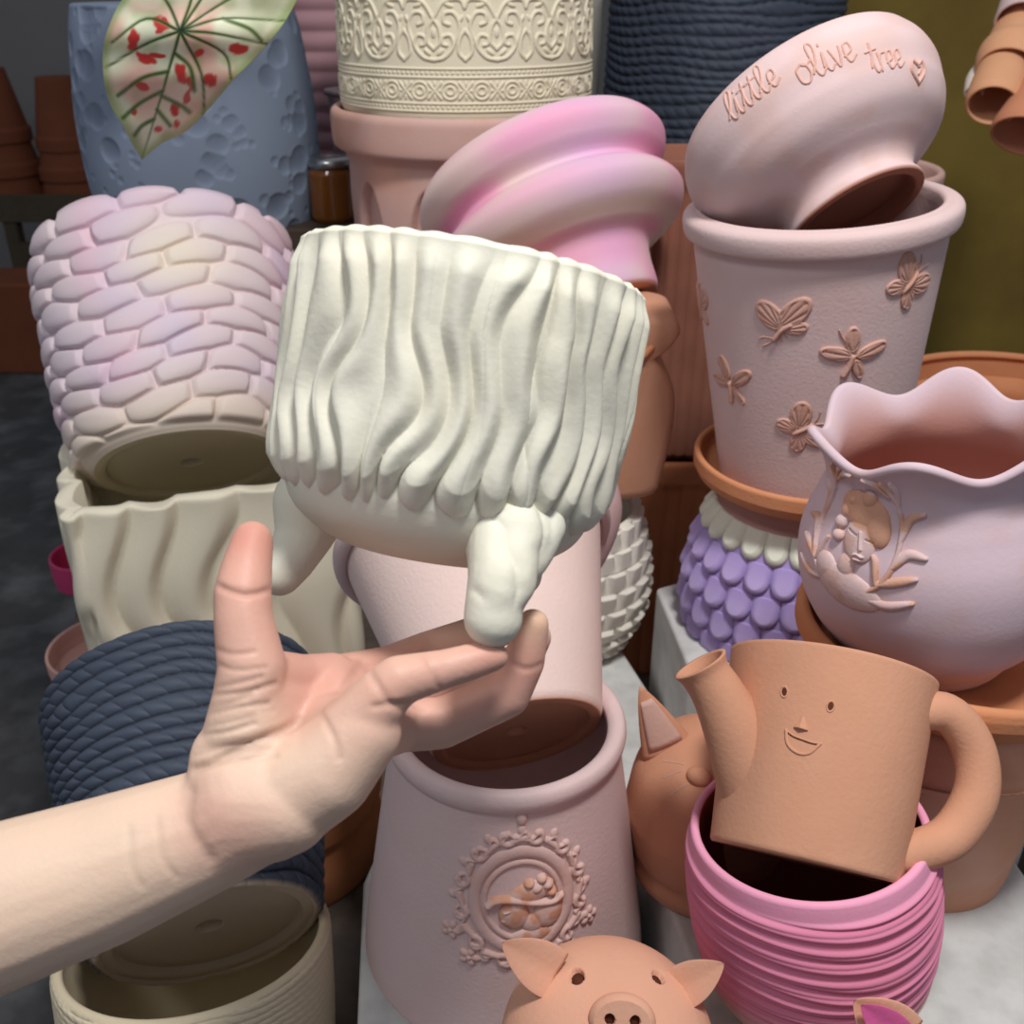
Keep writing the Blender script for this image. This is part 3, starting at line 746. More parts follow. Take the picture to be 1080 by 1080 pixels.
wv = Vector((pb_.x-pa.x, pb_.y-pa.y, 0)); Wd = wv.length; ang = math.atan2(wv.y, wv.x); dp = .25
cen = (pa+pb_)/2 + Vector((-math.sin(ang), math.cos(ang), 0))*dp/2
Mq = Matrix.Translation((cen.x, cen.y, BZ)) @ Matrix.Rotation(ang, 4, 'Z')
rQ = thing('square_planter', 'cream square planter with wavy vertical folds under the pink cobblestone pot', 'planter', Mq)
def folds(u, z):
    q = u/.055 + 1.0*(vnoise(u*6+.3, z*8, 44)-.5)*1.5 + .22*np.sin(z*26+u*9); f = q-np.floor(q)
    return .0130*(np.where(f < .68, np.sin(f/.68*math.pi/2), np.cos((f-.68)/.32*math.pi/2)))
sweep(Wd, dp, .006, ZP-BZ, .014, folds, m_paleclay, rQ, rimf=lambda u: .002*np.sin(u*60))

# cobblestone pot
spB = spineB((203, 492), 1.12, (178, 284), 16)
def cobble_cells(T, s, L):
    x = (T+math.pi)/(2*math.pi); rows = 10.4; N = 12
    y = s/L*rows + .45*np.sin(x*2*math.pi*3) + .5*(vnoise(x*9, s*20, 8, 9)-.5)
    Rg = np.random.RandomState(5).rand(64, 64, 3)
    k0 = np.floor(y).astype(int); xs = x*N
    d1 = np.full(x.shape, 9.); d2 = np.full(x.shape, 9.); idd = np.zeros(x.shape)
    for dk in (-1, 0, 1):
        k = k0+dk; off = .5*(k % 2)
        j0 = np.floor(xs-off).astype(int)
        for dj in (-1, 0, 1, 2):
            j = j0+dj; r = Rg[k % 64, (j % N) % 64]
            cx = j+off+(r[..., 0]-.5)*.38; cy = k+.5+(r[..., 1]-.5)*.22
            d = (np.abs((xs-cx)*.98)**2.1 + np.abs((y-cy)*.98)**2.1)**(1/2.1)
            m = d < d1; d2 = np.where(m, d1, np.minimum(d2, d)); idd = np.where(m, r[..., 2], idd); d1 = np.where(m, d, d1)
    return d1, d2, idd
Lb = [0]
def cob(T, s):
    d1, d2, i = cobble_cells(T, s, Lb[0])
    return .0095*np.sqrt(np.clip(1-(d1/.60)**2.6, 0, 1))*(sstep(0.0, .20, d2-d1))**.5*(.8+.3*i)*sstep(.0, .012, s-.008)
def col_cob(T, s, MK, D):
    y = s/Lb[0]; n = vnoise(T*2.1+9, y*4, 61); n2 = vnoise(T*3+4, y*5+3, 62)
    c = mixc(np.tile(L3((222, 204, 208)), T.shape+(1,)), L3((228, 196, 208)), sstep(.3, .9, n))
    c = mixc(c, L3((208, 194, 218)), sstep(.35, .9, n2)*.5); 
    blob = np.exp(-((T-.05)/.40)**2-((y-.72)/.16)**2); c = mixc(c, L3((236, 224, 200)), blob*.75)
    c = mixc(c, L3((222, 206, 190)), 1-sstep(.03, .33, y))
    return mixc(c, L3((206, 192, 160)), np.where((MK == 0) | (MK == 3), 1., 0.))
prB = [(0, 96), (.03, 104), (.12, 112), (.4, 121), (.8, 127), (1, 128)]
Lb[0] = Surf(prof_px(spB, prB)).L
pot('cobblestone_pot', 'pink and lilac cobblestone pot tipped bottom outward on the square cream planter', 'pot', spB, prB, .008, m_vcs,
    disp=cob, colf=col_cob, hole=.012, rec=.005, nu=700, thetas=frontth(700, 150), n=300, th_end=1)

# rope textured pots
def rope(rows_h, N, amp, wob=.0):
    def f(T, s):
        x = (T+math.pi)/(2*math.pi)
        ss = s + wob*(vnoise(x*14, s*30, 71, 14)-.5)
        a = ss/rows_h; f1 = a-np.floor(a); k = np.floor(a)
        semi = np.sqrt(np.maximum(1-(2*f1-1)**2, 0))
        q = x*N + f1*.75 + k*.37 + .5*vnoise(x*30, k*.71+.1, 72, 30); f2 = q-np.floor(q)
        return amp*semi*(.66 + .34*np.maximum(1-(2*f2-1)**2, 0)**.5)
    return f
m_navy = clay('navy_matte_clay', (62, 70, 88), rough=.6, var=.12, bump=.2, vc=True)
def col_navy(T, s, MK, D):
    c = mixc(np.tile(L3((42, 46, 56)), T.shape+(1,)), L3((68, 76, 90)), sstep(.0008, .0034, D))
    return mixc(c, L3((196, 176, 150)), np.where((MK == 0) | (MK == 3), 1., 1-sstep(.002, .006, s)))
spD = spineB((222, 985), .735, (196, 742), 40)
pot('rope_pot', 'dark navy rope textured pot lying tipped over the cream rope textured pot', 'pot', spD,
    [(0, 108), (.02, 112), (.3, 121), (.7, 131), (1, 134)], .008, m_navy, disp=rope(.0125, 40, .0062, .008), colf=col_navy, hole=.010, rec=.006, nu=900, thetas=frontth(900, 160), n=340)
# cream rope pot, open top
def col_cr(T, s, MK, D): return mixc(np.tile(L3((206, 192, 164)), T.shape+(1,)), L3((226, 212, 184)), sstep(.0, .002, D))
cB = P(228, 1210, .80); 
spR = (P(226, 1190, .770), P(206, 990, .742))
bv = spR[0]; 
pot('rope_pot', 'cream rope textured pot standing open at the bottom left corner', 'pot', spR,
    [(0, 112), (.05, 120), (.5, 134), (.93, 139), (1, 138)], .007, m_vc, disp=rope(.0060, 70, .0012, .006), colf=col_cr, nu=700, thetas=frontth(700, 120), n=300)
# terracotta pot behind them
b0 = G(300, 925, BZ); b0 = Vector((b0.x, .80, BZ))
pot('flower_pot', 'brown terracotta bowl in shade between the navy pot and the portrait pot', 'pot', (b0, b0+Vector((0, 0, .14))),
    [(0, 84), (.04, 92), (.3, 100), (.62, 96), (.66, 104), (.95, 106), (1, 104)], .008, clay('bowl_terracotta', (196, 124, 82), tint=(212, 142, 98), tintamt=.5), smooth=True)  # brown-orange clay with random paler tint
# things at the left edge of the bench
def dish(name, label, cat, px, py, z, rpx, h, mat, t=.005, flare=1.0, **k):
    c = G(px, py, z); r = px2m(rpx, c); sp = (c, c+Vector((0, 0, h)))
    S = Surf([(r*.88, 0), (r*.97, h*.1), (r*flare, h*.5), (r*flare, h)], 60, False)
    V, Fc, C = lathe(S, t, nu=120); o = mesh(name, V, Fc, mat, M=Matrix.Translation(c)); tag(o, label, cat); return o
dish('saucer', 'small dusty pink saucer on the left end of the stone bench', 'saucer', 118, 702, BZ, 60, .035, clay('pink_saucer', (214, 168, 158)))
dish('saucer', 'magenta glossy dish behind the wavy square planter', 'saucer', 97, 612, BZ, 36, .05, clay('magenta_glaze', (205, 70, 118), rough=.45))

# big cream pot behind the cobblestone pot, cratered vase standing in it
Yv = 1.50
cvb = Wy(203, 228, Yv); 
def z_at(py, Y): return Wy(540, py, Y).z
cbz = BZ
spCP = (Vector((cvb.x, Yv, BZ)), Vector((cvb.x, Yv, z_at(226, Yv))))
pot('flower_pot', 'large plain cream pot behind the cobblestone pot holding the blue vase', 'pot', spCP,
    [(0, 80), (.5, 108), (.96, 121), (1, 124)], .01, m_paleclay, smooth=False)
vz0 = z_at(330, Yv); vz1 = z_at(6, Yv); vx = Wy(211, 130, Yv).x
spV = (Vector((vx, Yv, vz0)), Vector((vx, Yv, vz1)))
def craters(seed, n, L, smin, smax):
    Rg = np.random.RandomState(seed)
    cs = [(Rg.uniform(-1.9, 1.9), Rg.uniform(0, L), smin+(smax-smin)*Rg.rand()**2) for _ in range(n)]
    def f(T, s):
        h = np.zeros(T.shape)
        for t, y, r in cs:
            q = np.hypot((T-t)*.15, s-y)/r
            h = np.minimum(h, np.where(q < 1, -.26*r*(1-q**2)**.7, 0)); h += np.where((q >= 1) & (q < 1.25), .02*r*(1-abs(q-1.12)/.13), 0)
        return np.clip(h, -.007, .002)
    return f
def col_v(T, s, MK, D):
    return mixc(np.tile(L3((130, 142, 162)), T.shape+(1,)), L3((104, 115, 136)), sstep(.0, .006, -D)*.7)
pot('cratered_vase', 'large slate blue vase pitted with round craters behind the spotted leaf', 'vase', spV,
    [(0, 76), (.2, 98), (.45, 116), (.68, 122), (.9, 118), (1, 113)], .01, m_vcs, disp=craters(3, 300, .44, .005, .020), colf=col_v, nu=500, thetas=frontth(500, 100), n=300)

# caladium leaf
def leaf_mat():
    return clay('variegated_leaf', (255, 255, 255), vc=True, rough=.42, var=.03, bump=.1, spec=.5)
m_leaf = leaf_mat()
m_stem = clay('green_stem', (70, 92, 48), rough=.5)
Yl = 1.02
outl = [(150, 168), (140, 152), (130, 132), (117, 110), (110, 82), (110, 48), (118, 22), (128, 2), (148, -26), (172, -52), (196, -46), (206, -24), (222, -50), (262, -66), (302, -52), (322, -22), (312, 2), (298, 26), (280, 48), (262, 68), (244, 86), (222, 112), (196, 138), (172, 150)]
jt = (190, 33)
def leaf(px_out, jt, Y, tip, parent, nm='leaf'):
    po = catmull(px_out+[px_out[0]], 10)[:-1]
    V = []; C = []
    nr_ = 100; n = len(po)
    def w3(x, y):
        d = math.hypot(x-jt[0], y-jt[1])
        return Wy(x, y, Y + .00016*(y-jt[1]) + .0000030*d*d - .012*math.exp(-(d/60)**2) + .003*math.sin(x*.09)+.002*math.sin(y*.13))
    veins = [[jt, (178, 75), (163, 125), (150, 166)]]
    ends = [(112, 72), (118, 45), (244, 84), (215, 122), (300, 22), (282, 46), (206, -22), (150, -20), (262, -60), (312, -20)]
    mids = [(150, 48), (155, 20), (235, 55), (212, 78), (235, 20), (225, 35), (200, 5), (175, 0), (225, -20), (250, -5)]
    for e, m in zip(ends, mids): veins.append([jt, m, e])
    side = [[(184, 55), (200, 70), (205, 95)], [(178, 75), (150, 82), (125, 100)], [(170, 100), (190, 110), (200, 118)], [(172, 95), (148, 108), (130, 124)], [(166, 115), (180, 132)], [(235, 20), (262, 30), (275, 42)], [(163, 125), (150, 132), (142, 142)]]
    spots = [(141, 40, 7, 14, 5), (170, 26, 9, 10, -30), (155, 62, 13, 6, 25), (190, 75, 7, 13, -20), (201, 88, 4, 8, -20), (250, 51, 13, 6, -5), (222, 84, 8, 7, 40), (185, 113, 5, 9, 0), (150, 90, 9, 5, 20), (208, 56, 8, 4, -30), (197, 102, 4, 8, 10), (142, 117, 4, 5, 0), (167, 136, 5, 4, 0), (187, 130, 4, 5, 0), (166, 58, 10, 3, 5)]
    R_ = np.linspace(0, 1, nr_)
    PX = jt[0] + (po[:, 0][None]-jt[0])*R_[:, None]; PY = jt[1] + (po[:, 1][None]-jt[1])*R_[:, None]
    nz = vnoise(PX/16+20, PY/16+20, 33)
    c = mixc(np.tile(L3((236, 238, 206)), PX.shape+(1,)), L3((238, 186, 170)), sstep(.35, .75, vnoise(PX/30+9, PY/30+3, 35))*(PX < 250)*sstep(-10, 20, PY)*.9)
    c = mixc(c, L3((150, 176, 112)), sstep(.5, .9, nz)*.45)
    c = mixc(c, L3((150, 170, 96)), sstep(.86, .98, R_)[:, None]*.7 + 0*PX)
    sx = vnoise(PX/5, PY/5, 91)*.7
    for x, y, a, b, r in spots:
        cc, ss = math.cos(math.radians(r)), math.sin(math.radians(r)); X = (PX-x)*cc+(PY-y)*ss; Y_ = -(PX-x)*ss+(PY-y)*cc
        q = (X/a/1.15)**2+(Y_/b/1.15)**2 + sx; c = mixc(c, L3((206, 62, 56)), 1-sstep(.8, 1.15, q))
    dv = np.full(PX.shape, 99.)
    for v in veins: dv = np.minimum(dv, dist(PX, PY, catmull(v, 5))*1.0 + .012*np.hypot(PX-jt[0], PY-jt[1]))
    ds = np.full(PX.shape, 99.)
    for v in side: ds = np.minimum(ds, dist(PX, PY, catmull(v, 5)))
    c = mixc(c, L3((104, 132, 62)), 1-sstep(1.0, 3.6, np.minimum(dv, ds))); c = mixc(c, L3((32, 50, 30)), np.maximum(1-sstep(.6, 2.1, dv), .7*(1-sstep(.4, 1.2, ds))))
    for a in range(nr_):
        for b in range(n): V.append(w3(PX[a, b], PY[a, b]) - Vector((0, -.0012*math.exp(-dv[a, b]/2), 0)))
    Q = [(i*n+j, (i+1)*n+j, (i+1)*n+(j+1) % n, i*n+(j+1) % n) for i in range(nr_-1) for j in range(n)]
    o = mesh(nm, V, Q, m_leaf, parent, col=c.reshape(-1, 3)); s = o.modifiers.new('s', 'SOLIDIFY'); s.thickness = .0009; return o, w3
rL = thing('caladium_plant', 'pale green caladium leaf with dark veins and red spots over the blue vase', 'plant', Matrix())
o, w3 = leaf(outl, jt, Yl, 0, rL)
ol2 = [(x-48-(y-30)*.12, y-168) for x, y in outl]
leaf_pts = w3(*jt)
V, Fq = tube([leaf_pts+Vector((0, .002, 0)), leaf_pts+Vector((.01, .03, .07)), leaf_pts+Vector((.03, .15, .13)), Vector((vx+.03, Yv-.10, vz1+.06)), Vector((vx, Yv, vz1-.05)), Vector((vx, Yv, vz0+.03))], [.0016, .002, .0026, .003, .0035, .004], 10)
mesh('stem', V, Fq, m_stem, rL)
ox, oy = -22, -186
ol2 = [(x+ox, y+oy) for x, y in outl]
Yl2 = 1.16
p0 = Wy(jt[0]+ox, jt[1]+oy, Yl2)
V = []; po = catmull(ol2+[ol2[0]], 4)[:-1]; n = len(po)
for a in np.linspace(0, 1, 14):
    for q in po: 
        x = jt[0]+ox+(q[0]-jt[0]-ox)*a; y = jt[1]+oy+(q[1]-jt[1]-oy)*a; V.append(Wy(x, y, Yl2+.00025*(y-jt[1]-oy)))
Q = [(i*n+j, (i+1)*n+j, (i+1)*n+(j+1) % n, i*n+(j+1) % n) for i in range(13) for j in range(n)]
o = mesh('leaf', V, Q, clay('green_leaf', (176, 180, 112), rough=.45, tint=(120, 150, 70)), rL); s = o.modifiers.new('s', 'SOLIDIFY'); s.thickness = .0009
V, Fq = tube([p0+Vector((0, .002, 0)), p0+Vector((0, .1, .03)), Vector((vx-.02, Yv-.03, vz1+.02)), Vector((vx-.005, Yv+.01, vz0+.05))], [.0016, .0022, .003, .004], 10)
mesh('stem', V, Fq, m_stem, rL)

# ================================================================== MIDDLE BACK
# arched mauve pot + cream embossed pot
Ya = 1.30
rimz = z_at(112, Ya); ax_ = Wy(492, 112, Ya).x
spA = (Vector((ax_, Ya, BZ)), Vector((ax_, Ya, rimz)))
def arches(T, s):
    L = LA[0]; x = T/(2*math.pi)*10; f = x-np.floor(x)-.5; y = (s/L-.60)/.285
    inside = (abs(f) < .36*np.sqrt(np.clip(1-np.clip((y-.35)/.65, 0, 1)**2, 0, 1))) & (y < 1)
    e = np.where(y < 1, .36*np.sqrt(np.clip(1-np.clip((y-.35)/.65, 0, 1)**2, 0, 1)) - abs(f), -1)
    return -.022*sstep(0, .04, e)
prA = [(0, 78), (.3, 92), (.66, 110), (.84, 121), (.90, 123), (.925, 125), (.94, 131), (.948, 139), (.99, 142), (1, 141)]
LA = [Surf(prof_px(spA, prA)).L]
mA = clay('mauve_terracotta', (206, 168, 158), tint=(202, 140, 110), tintamt=.7, var=.06, scale=6)
rA, SA, _ = pot('arcade_pot', 'mauve pot with hollow arches and wide rim under the cream embossed pot', 'pot', spA, prA, .012, mA, disp=arches, nu=420, n=260)
ez0 = rimz + .003
spE = (Vector((ax_, Ya, ez0)), Vector((ax_, Ya, ez0+.30)))
def emb_cell(X, Y):
    """one repeat, X in 0..1 cell (60 mm), Y in mm above the foot"""
    x = X*48-24; h = np.zeros(X.shape)
    for y0, w_ in ((11, .9), (17, .9), (37, .9), (43.5, .9)): h = np.maximum(h, np.where(abs(Y-y0) < w_, 1.6*np.sqrt(np.maximum(0, 1-((Y-y0)/w_)**2)), 0))
    for y0 in (14, 40.3):
        q = np.hypot((X*12-np.floor(X*12)-.5)*4, Y-y0)/1.5; h = np.maximum(h, np.where(q < 1, 1.5*np.sqrt(np.maximum(0, 1-q*q)), 0))
    for c in (-12, 12):
        q = np.hypot(x-c, Y-27)
        for r in (6.5, 3.0): h = np.maximum(h, np.where(abs(q-r) < 1, 1.8*np.sqrt(np.maximum(0, 1-(q-r)**2)), 0))
    for c in (0, -24, 24):
        for sg in (-1, 1):
            h = np.maximum(h, np.maximum(0, stroke(x, Y, [(c-5, 27-sg*6), (c, 27), (c+5, 27+sg*6)], 1.3, 1.8, smooth=False)))
            h = np.maximum(h, np.maximum(0, dome(x, Y, c+sg*4.5, 27, 2.6, 1.4, 0, 1.7))); h = np.maximum(h, np.maximum(0, dome(x, Y, c, 27+sg*5, 1.3, 2.5, 0, 1.7)))
    def mir(pts): return [pts, [(-a, b) for a, b in pts]]
    for st in ([(-1, 50), (8, 52), (15, 60), (13, 68), (7, 67), (7, 62), (10, 61)], [(0, 58), (5, 64), (4, 74), (0, 80)], [(24, 50), (19, 56), (20, 66), (24, 72)],
               [(15, 60), (20, 74), (16, 84), (9, 84), (8, 78), (12, 76)], [(0, 80), (8, 92), (20, 94), (24, 88)], [(24, 104), (16, 108), (10, 102), (12, 98)], [(0, 96), (4, 106), (0, 116)]):
        for p in mir(st): h = np.maximum(h, np.maximum(0, stroke(x, Y, p, 1.5, 2.1, 5)))
    for a, b, c_, d_, r_ in ((5, 56, 4, 1.8, 40), (19, 62, 3.6, 1.6, 80), (0, 70, 2, 4, 0), (12, 90, 4, 1.8, -20), (21, 80, 3.5, 1.6, 60)):
        for sg in (-1, 1): h = np.maximum(h, np.maximum(0, dome(x, Y, sg*a, b, c_, d_, sg*r_, 2.1)))
    return h/1000
def embo(T, s):
    n = 14; x = T/(2*math.pi)*n; X = x-np.floor(x); k = 1.0
    Y = s*1000/1.3
    # evaluate one cell on a grid, look it up
    gx = np.linspace(0, 1, 150); gy = np.linspace(0, 130, 420); GX, GY = np.meshgrid(gx, gy); Hc = emb_cell(GX, GY)
    xi = np.clip((X*149), 0, 148.999); yi = np.clip(Y/130*419, 0, 418.999); a = xi.astype(int); b = yi.astype(int); fx = xi-a; fy = yi-b
    return (Hc[b, a]*(1-fx)+Hc[b, a+1]*fx)*(1-fy)+(Hc[b+1, a]*(1-fx)+Hc[b+1, a+1]*fx)*fy
pot('embossed_pot', 'tall cream cylinder pot embossed with scrolls and a band of circles', 'pot', spE,
    [(0, 124), (.02, 130), (.3, 133), (1, 136)], .01, m_cream, disp=embo, nu=1000, thetas=frontth(1000, 120), n=420)
# swirl gourd pot
spS = spineB((624, 332), 1.03, (566, 178), 6)
prS = [(0, 72), (.04, 76), (.2, 78), (.30, 84), (.36, 104), (.44, 126), (.54, 135), (.63, 128), (.685, 116), (.71, 114), (.735, 117), (.80, 130), (.90, 136), (1.0, 126), (1.02, 116)]
LS = [Surf(prof_px(spS, prS)).L]
def col_s(T, s, MK, D):
    y = s/LS[0]; base = np.tile(L3((228, 200, 192)), T.shape+(1,))
    n = vnoise(T*1.6+5, y*6, 81)
    pk = L3((234, 160, 190)); li = L3((214, 176, 214)); ye = L3((230, 218, 196))
    c = mixc(base, pk, sstep(.35, .75, n)*.9)
    c = mixc(c, li, np.exp(-((T-.45)/.5)**2)*.7)
    c = mixc(c, ye, np.exp(-((y-.36)/.07)**2)*.75); 
    c = mixc(c, pk, np.exp(-((y-.18)/.10)**2-((T+.1)/.8)**2)*.8); c = mixc(c, pk, np.exp(-((y-.86)/.08)**2-((T-.2)/.5)**2)*.8); c = mixc(c, L3((228, 150, 186)), np.exp(-((y-.55)/.06)**2-((T+.1)/.6)**2)*.5)
    return mixc(c, L3((200, 142, 116)), np.where(MK == 3, 1., (1-sstep(0, .006, s))))
pot('gourd_pot', 'pink and lilac airbrushed pot with two swollen rings leaning behind the cream planter', 'pot', spS, prS, .008, m_vcs, colf=col_s, nu=200, n=200)
# navy rope pot at the back
Yn = 1.74
nb0 = Vector((Wy(752, 160, Yn).x, Yn, BZ)); spN = (nb0, Vector((nb0.x, Yn, z_at(-60, Yn))))
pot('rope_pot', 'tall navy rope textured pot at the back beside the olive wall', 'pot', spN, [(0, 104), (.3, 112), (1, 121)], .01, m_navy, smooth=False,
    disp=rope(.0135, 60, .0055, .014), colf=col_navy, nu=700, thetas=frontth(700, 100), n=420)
# bits between the pots at the back
Yr = 1.85
c = Vector((Wy(352, 90, Yr).x, Yr, BZ)); sp = (c, Vector((c.x, Yr, z_at(-40, Yr))))
pot('ridged_pot', 'dusty pink ringed pot glimpsed behind the embossed cream pot', 'pot', sp, [(0, 44), (1, 52)], .008, clay('dull_pink', (186, 144, 150)), smooth=False, n=300,
    disp=lambda T, s: .006*np.abs(np.sin(s/.03*math.pi)), nu=120)
jb = Vector((Wy(352, 210, 1.46).x, 1.46, BZ))
box('wall_post', Wy(626, 50, 1.9).x-.012, Wy(626, 50, 1.9).x+.012, 1.90, 1.93, 0, 2.4, clay('pale_post', (176, 172, 164)))
bpy.data.objects['wall_post'].name = 'trim_1'; struct(bpy.data.objects['trim_1'])
st = box('plant_stand', jb.x-.07, jb.x+.08, 1.40, 1.54, BZ, z_at(232, 1.46), m_wood, bev=.004); tag(st, 'dark wooden box holding the amber jar behind the planters', 'box')
jz0 = z_at(232, 1.46); jz1 = z_at(176, 1.46)
m_amber = simple('amber_glass', (176, 110, 50), .15, 0, .6); m_cap = simple('metal_cap', (190, 190, 190), .3, 1)
rJ = thing('jar', 'small amber glass jar with a silver lid in the dark gap', 'jar', Matrix.Translation((jb.x, 1.46, jz0)))
r = px2m(24, Vector((jb.x, 1.46, jz0)))
V, Fc, C = lathe(Surf([(r*.9, 0), (r, .006), (r, (jz1-jz0)*.9), (r*.9, jz1-jz0)], 40, False), .004, nu=64); mesh('jar_body', V, Fc, m_amber, rJ)
ring(rJ, 'lid', m_cap, [(.0002, jz1-jz0), (r*.95, jz1-jz0), (r*.98, jz1-jz0+.008), (r*.9, jz1-jz0+.014), (.0002, jz1-jz0+.014)], 48, False)
cb2 = Vector((Wy(372, 130, 1.62).x, 1.62, BZ)); sp = (cb2, Vector((cb2.x, 1.62, z_at(96, 1.62))))
pot('flower_pot', 'pale pink flared pot edge in the dark gap beside the arched pot', 'pot', sp, [(0, 16), (.9, 22), (1, 28)], .006, m_mauve)

# fluted terracotta planters
def flute_box(x0px, x1px, y0, z0, z1, dpt, label, mat, rimh=.03, per=.018):
    c0_ = Wy(x0px, 600, y0).x; a = x0px; b = x1px; wdt = b-a
    M = Matrix.Translation(((a+b)/2, y0+dpt/2, z0)); r = thing('fluted_planter', label, 'planter', M, 'fluted planters')
    sweep(wdt, dpt, .004, z1-z0, .01, lambda u, z: .003*np.abs(np.sin(u/per*math.pi))**.6*(z < z1-z0-rimh) + .006*(z >= z1-z0-rimh-.001), mat, r, nz=60)
    return r
del_ = None
zb1 = z_at(490, 1.12)
flute_box(.118, .262, 1.12, BZ, zb1, .15, 'terracotta fluted square planter, lower of two stacked, left of the purple pot', clay('wood_terracotta', (206, 136, 96), tint=(176, 106, 68), tintamt=.8, scale=5))
flute_box(.128, .255, 1.14, zb1+.001, z_at(170, 1.14), .12, 'brown fluted planter, upper of two stacked, beside the butterfly pot', clay('brown_fluted', (150, 98, 80), tint=(120, 76, 60), tintamt=.6), .028, .014)
for o in bpy.data.objects:
    if o.name.startswith('fluted_planter') and 'group' in o: del o['group']

# white woven pot and eared planter on it
wb = G(600, 670, SL)
sp = up(wb, 534)
def weave(N, rows, amp):
    def f(T, s):
        L = LWv[0]; y = s/L*rows; k = np.floor(y); fy = y-k; x = T/(2*math.pi)*N + .5*(k % 2); fx = x-np.floor(x)
        return amp*(np.clip(1-fy, 0, 1)*.2 + .9*np.minimum(1, 1.5*np.sin(fx*math.pi))*fy)*sstep(0, .08, 1-fy+.0)
    return f
prW = [(0, 48), (.1, 60), (.35, 76), (.65, 78), (.9, 70), (1, 66)]
LWv = [Surf(prof_px(sp, prW)).L]
pot('woven_pot', 'white basket weave pot partly hidden behind the pale pink pot', 'pot', sp, prW, .006, clay('white_clay', (232, 226, 214), var=.03), disp=weave(20, 8, .010), nu=500, n=260)
wtop = sp[1]
# mauve round pot between
pot('belly_pot', 'mauve rounded pot edge between the cream planter and the white woven pot', 'pot', spineB((590, 612), .83, (588, 492), 10),
    [(0, 34), (.15, 48), (.4, 62), (.62, 67), (.85, 62), (1, 56)], .006, clay('rosy_mauve', (206, 172, 170)))
# eared planter: rounded animal outline
oy = .90
dE = depth(wtop)
out = [(600, 524), (652, 522), (688, 516), (697, 494), (706, 462), (711, 428), (709, 404), (700, 386), (692, 372), (704, 362), (716, 348), (713, 336), (700, 331), (682, 330), (664, 338), (650, 345), (600, 352)]
cx_ = 600
full = out + [(2*cx_-x, y) for x, y in out[::-1][1:-1]]
Ye = wtop.y - .03
cO = Wy(cx_, 524, Ye)
pts = [(Wy(x, y, Ye).x - cO.x, Wy(x, y, Ye).z - cO.z) for x, y in full]
pts = catmull(pts + [pts[0]], 3)[:-1]
n = len(pts); rows = []
for off, yy in ((.012, 0), (.006, -.002), (.002, .004), (0, .012), (0, .07), (.004, .078), (.012, .082)): pass
prof = [(.90, -.020), (.96, -.018), (.99, -.012), (1, -.004), (1, .07), (.98, .078), (.9, .082)]
mc = np.mean(pts, axis=0)
V = []
for k, yy in prof:
    for p in pts: q = mc + (p-mc)*k; V.append((q[0], yy, q[1]))
Q = [(i*n+j, i*n+(j+1) % n, (i+1)*n+(j+1) % n, (i+1)*n+j) for i in range(len(prof)-1) for j in range(n)] + [tuple(range(n))[::-1], tuple((len(prof)-1)*n+k for k in range(n))]
ME = Matrix.Translation(cO + Vector((0, 0, .0)))
rE = thing('eared_planter', 'terracotta animal planter with a rounded ear beside the cream planter', 'planter', ME)
mesh('body', V, Q, m_terra, rE)
def earcup(px, py):
    q = Wy(px, py, Ye) - cO
    V, Fq = tube([(q.x-.012, -.020, q.z-.004), (q.x, -.023, q.z-.006), (q.x+.011, -.020, q.z+.002)], [.003, .0042, .003], 12); mesh('inner_ear', V, Fq, m_terra_or, rE)
earcup(672, 362)


# ================================================================== RIGHT COLUMN
# inverted petal pot
pbse = G(822, 652, SB)
zs = z_at(503, pbse.y)
sp = (pbse, Vector((pbse.x, pbse.y, zs)))
def petals(N, rows, y0, amp):
    """rows of hanging petals below fraction y0 of the wall; returns height and row number"""
    def f(T, s):
        L = LPt[0]; y = (y0 - s/L)/y0*rows; k = np.floor(y); fy = y-k
        def one(kk, ff):
            x = T/(2*math.pi)*N + .5*(kk % 2); fx = (x-np.floor(x)-.5)*2
            lim = np.where(ff > .55, np.sqrt(np.clip(1-((ff-.55)/.45)**2, 0, 1)), 1.); return fx, lim
        fx, lim = one(k, fy); dd = np.sqrt((np.abs(fx)/1.0)**2 + (np.clip(fy-.5, 0, 1)/.5)**2); inside = dd < 1
        h_in = (.30+.70*fy)*np.clip((1-dd)/.45, 0, 1)**.4
        fx2, _ = one(k+1, fy-1)
        h_out = .30*np.sqrt(np.clip(1-fx2**2, 0, 1))*(fy-.5)
        h = np.where(inside, h_in, np.maximum(h_out, 0)); row = np.where(inside, k, k+1)
        return h*amp*(y > -0.0)*sstep(0, .03, s/L), np.where(y < 0, -1, row)
    return f
LPt = [1]; prP = [(0, 96), (.1, 101), (.35, 103), (.6, 96), (.80, 84), (.9, 78), (1, 76)]
LPt[0] = Surf(prof_px(sp, prP)).L
pf = petals(23, 4.7, .84, .010)
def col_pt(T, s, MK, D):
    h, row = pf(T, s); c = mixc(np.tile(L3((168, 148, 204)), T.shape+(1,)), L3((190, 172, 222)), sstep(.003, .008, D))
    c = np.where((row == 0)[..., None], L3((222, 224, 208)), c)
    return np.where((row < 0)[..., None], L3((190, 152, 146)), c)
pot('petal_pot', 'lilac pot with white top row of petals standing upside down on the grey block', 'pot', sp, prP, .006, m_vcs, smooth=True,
    disp=lambda T, s: pf(T, s)[0], colf=col_pt, nu=700, thetas=frontth(700, 120), n=340)
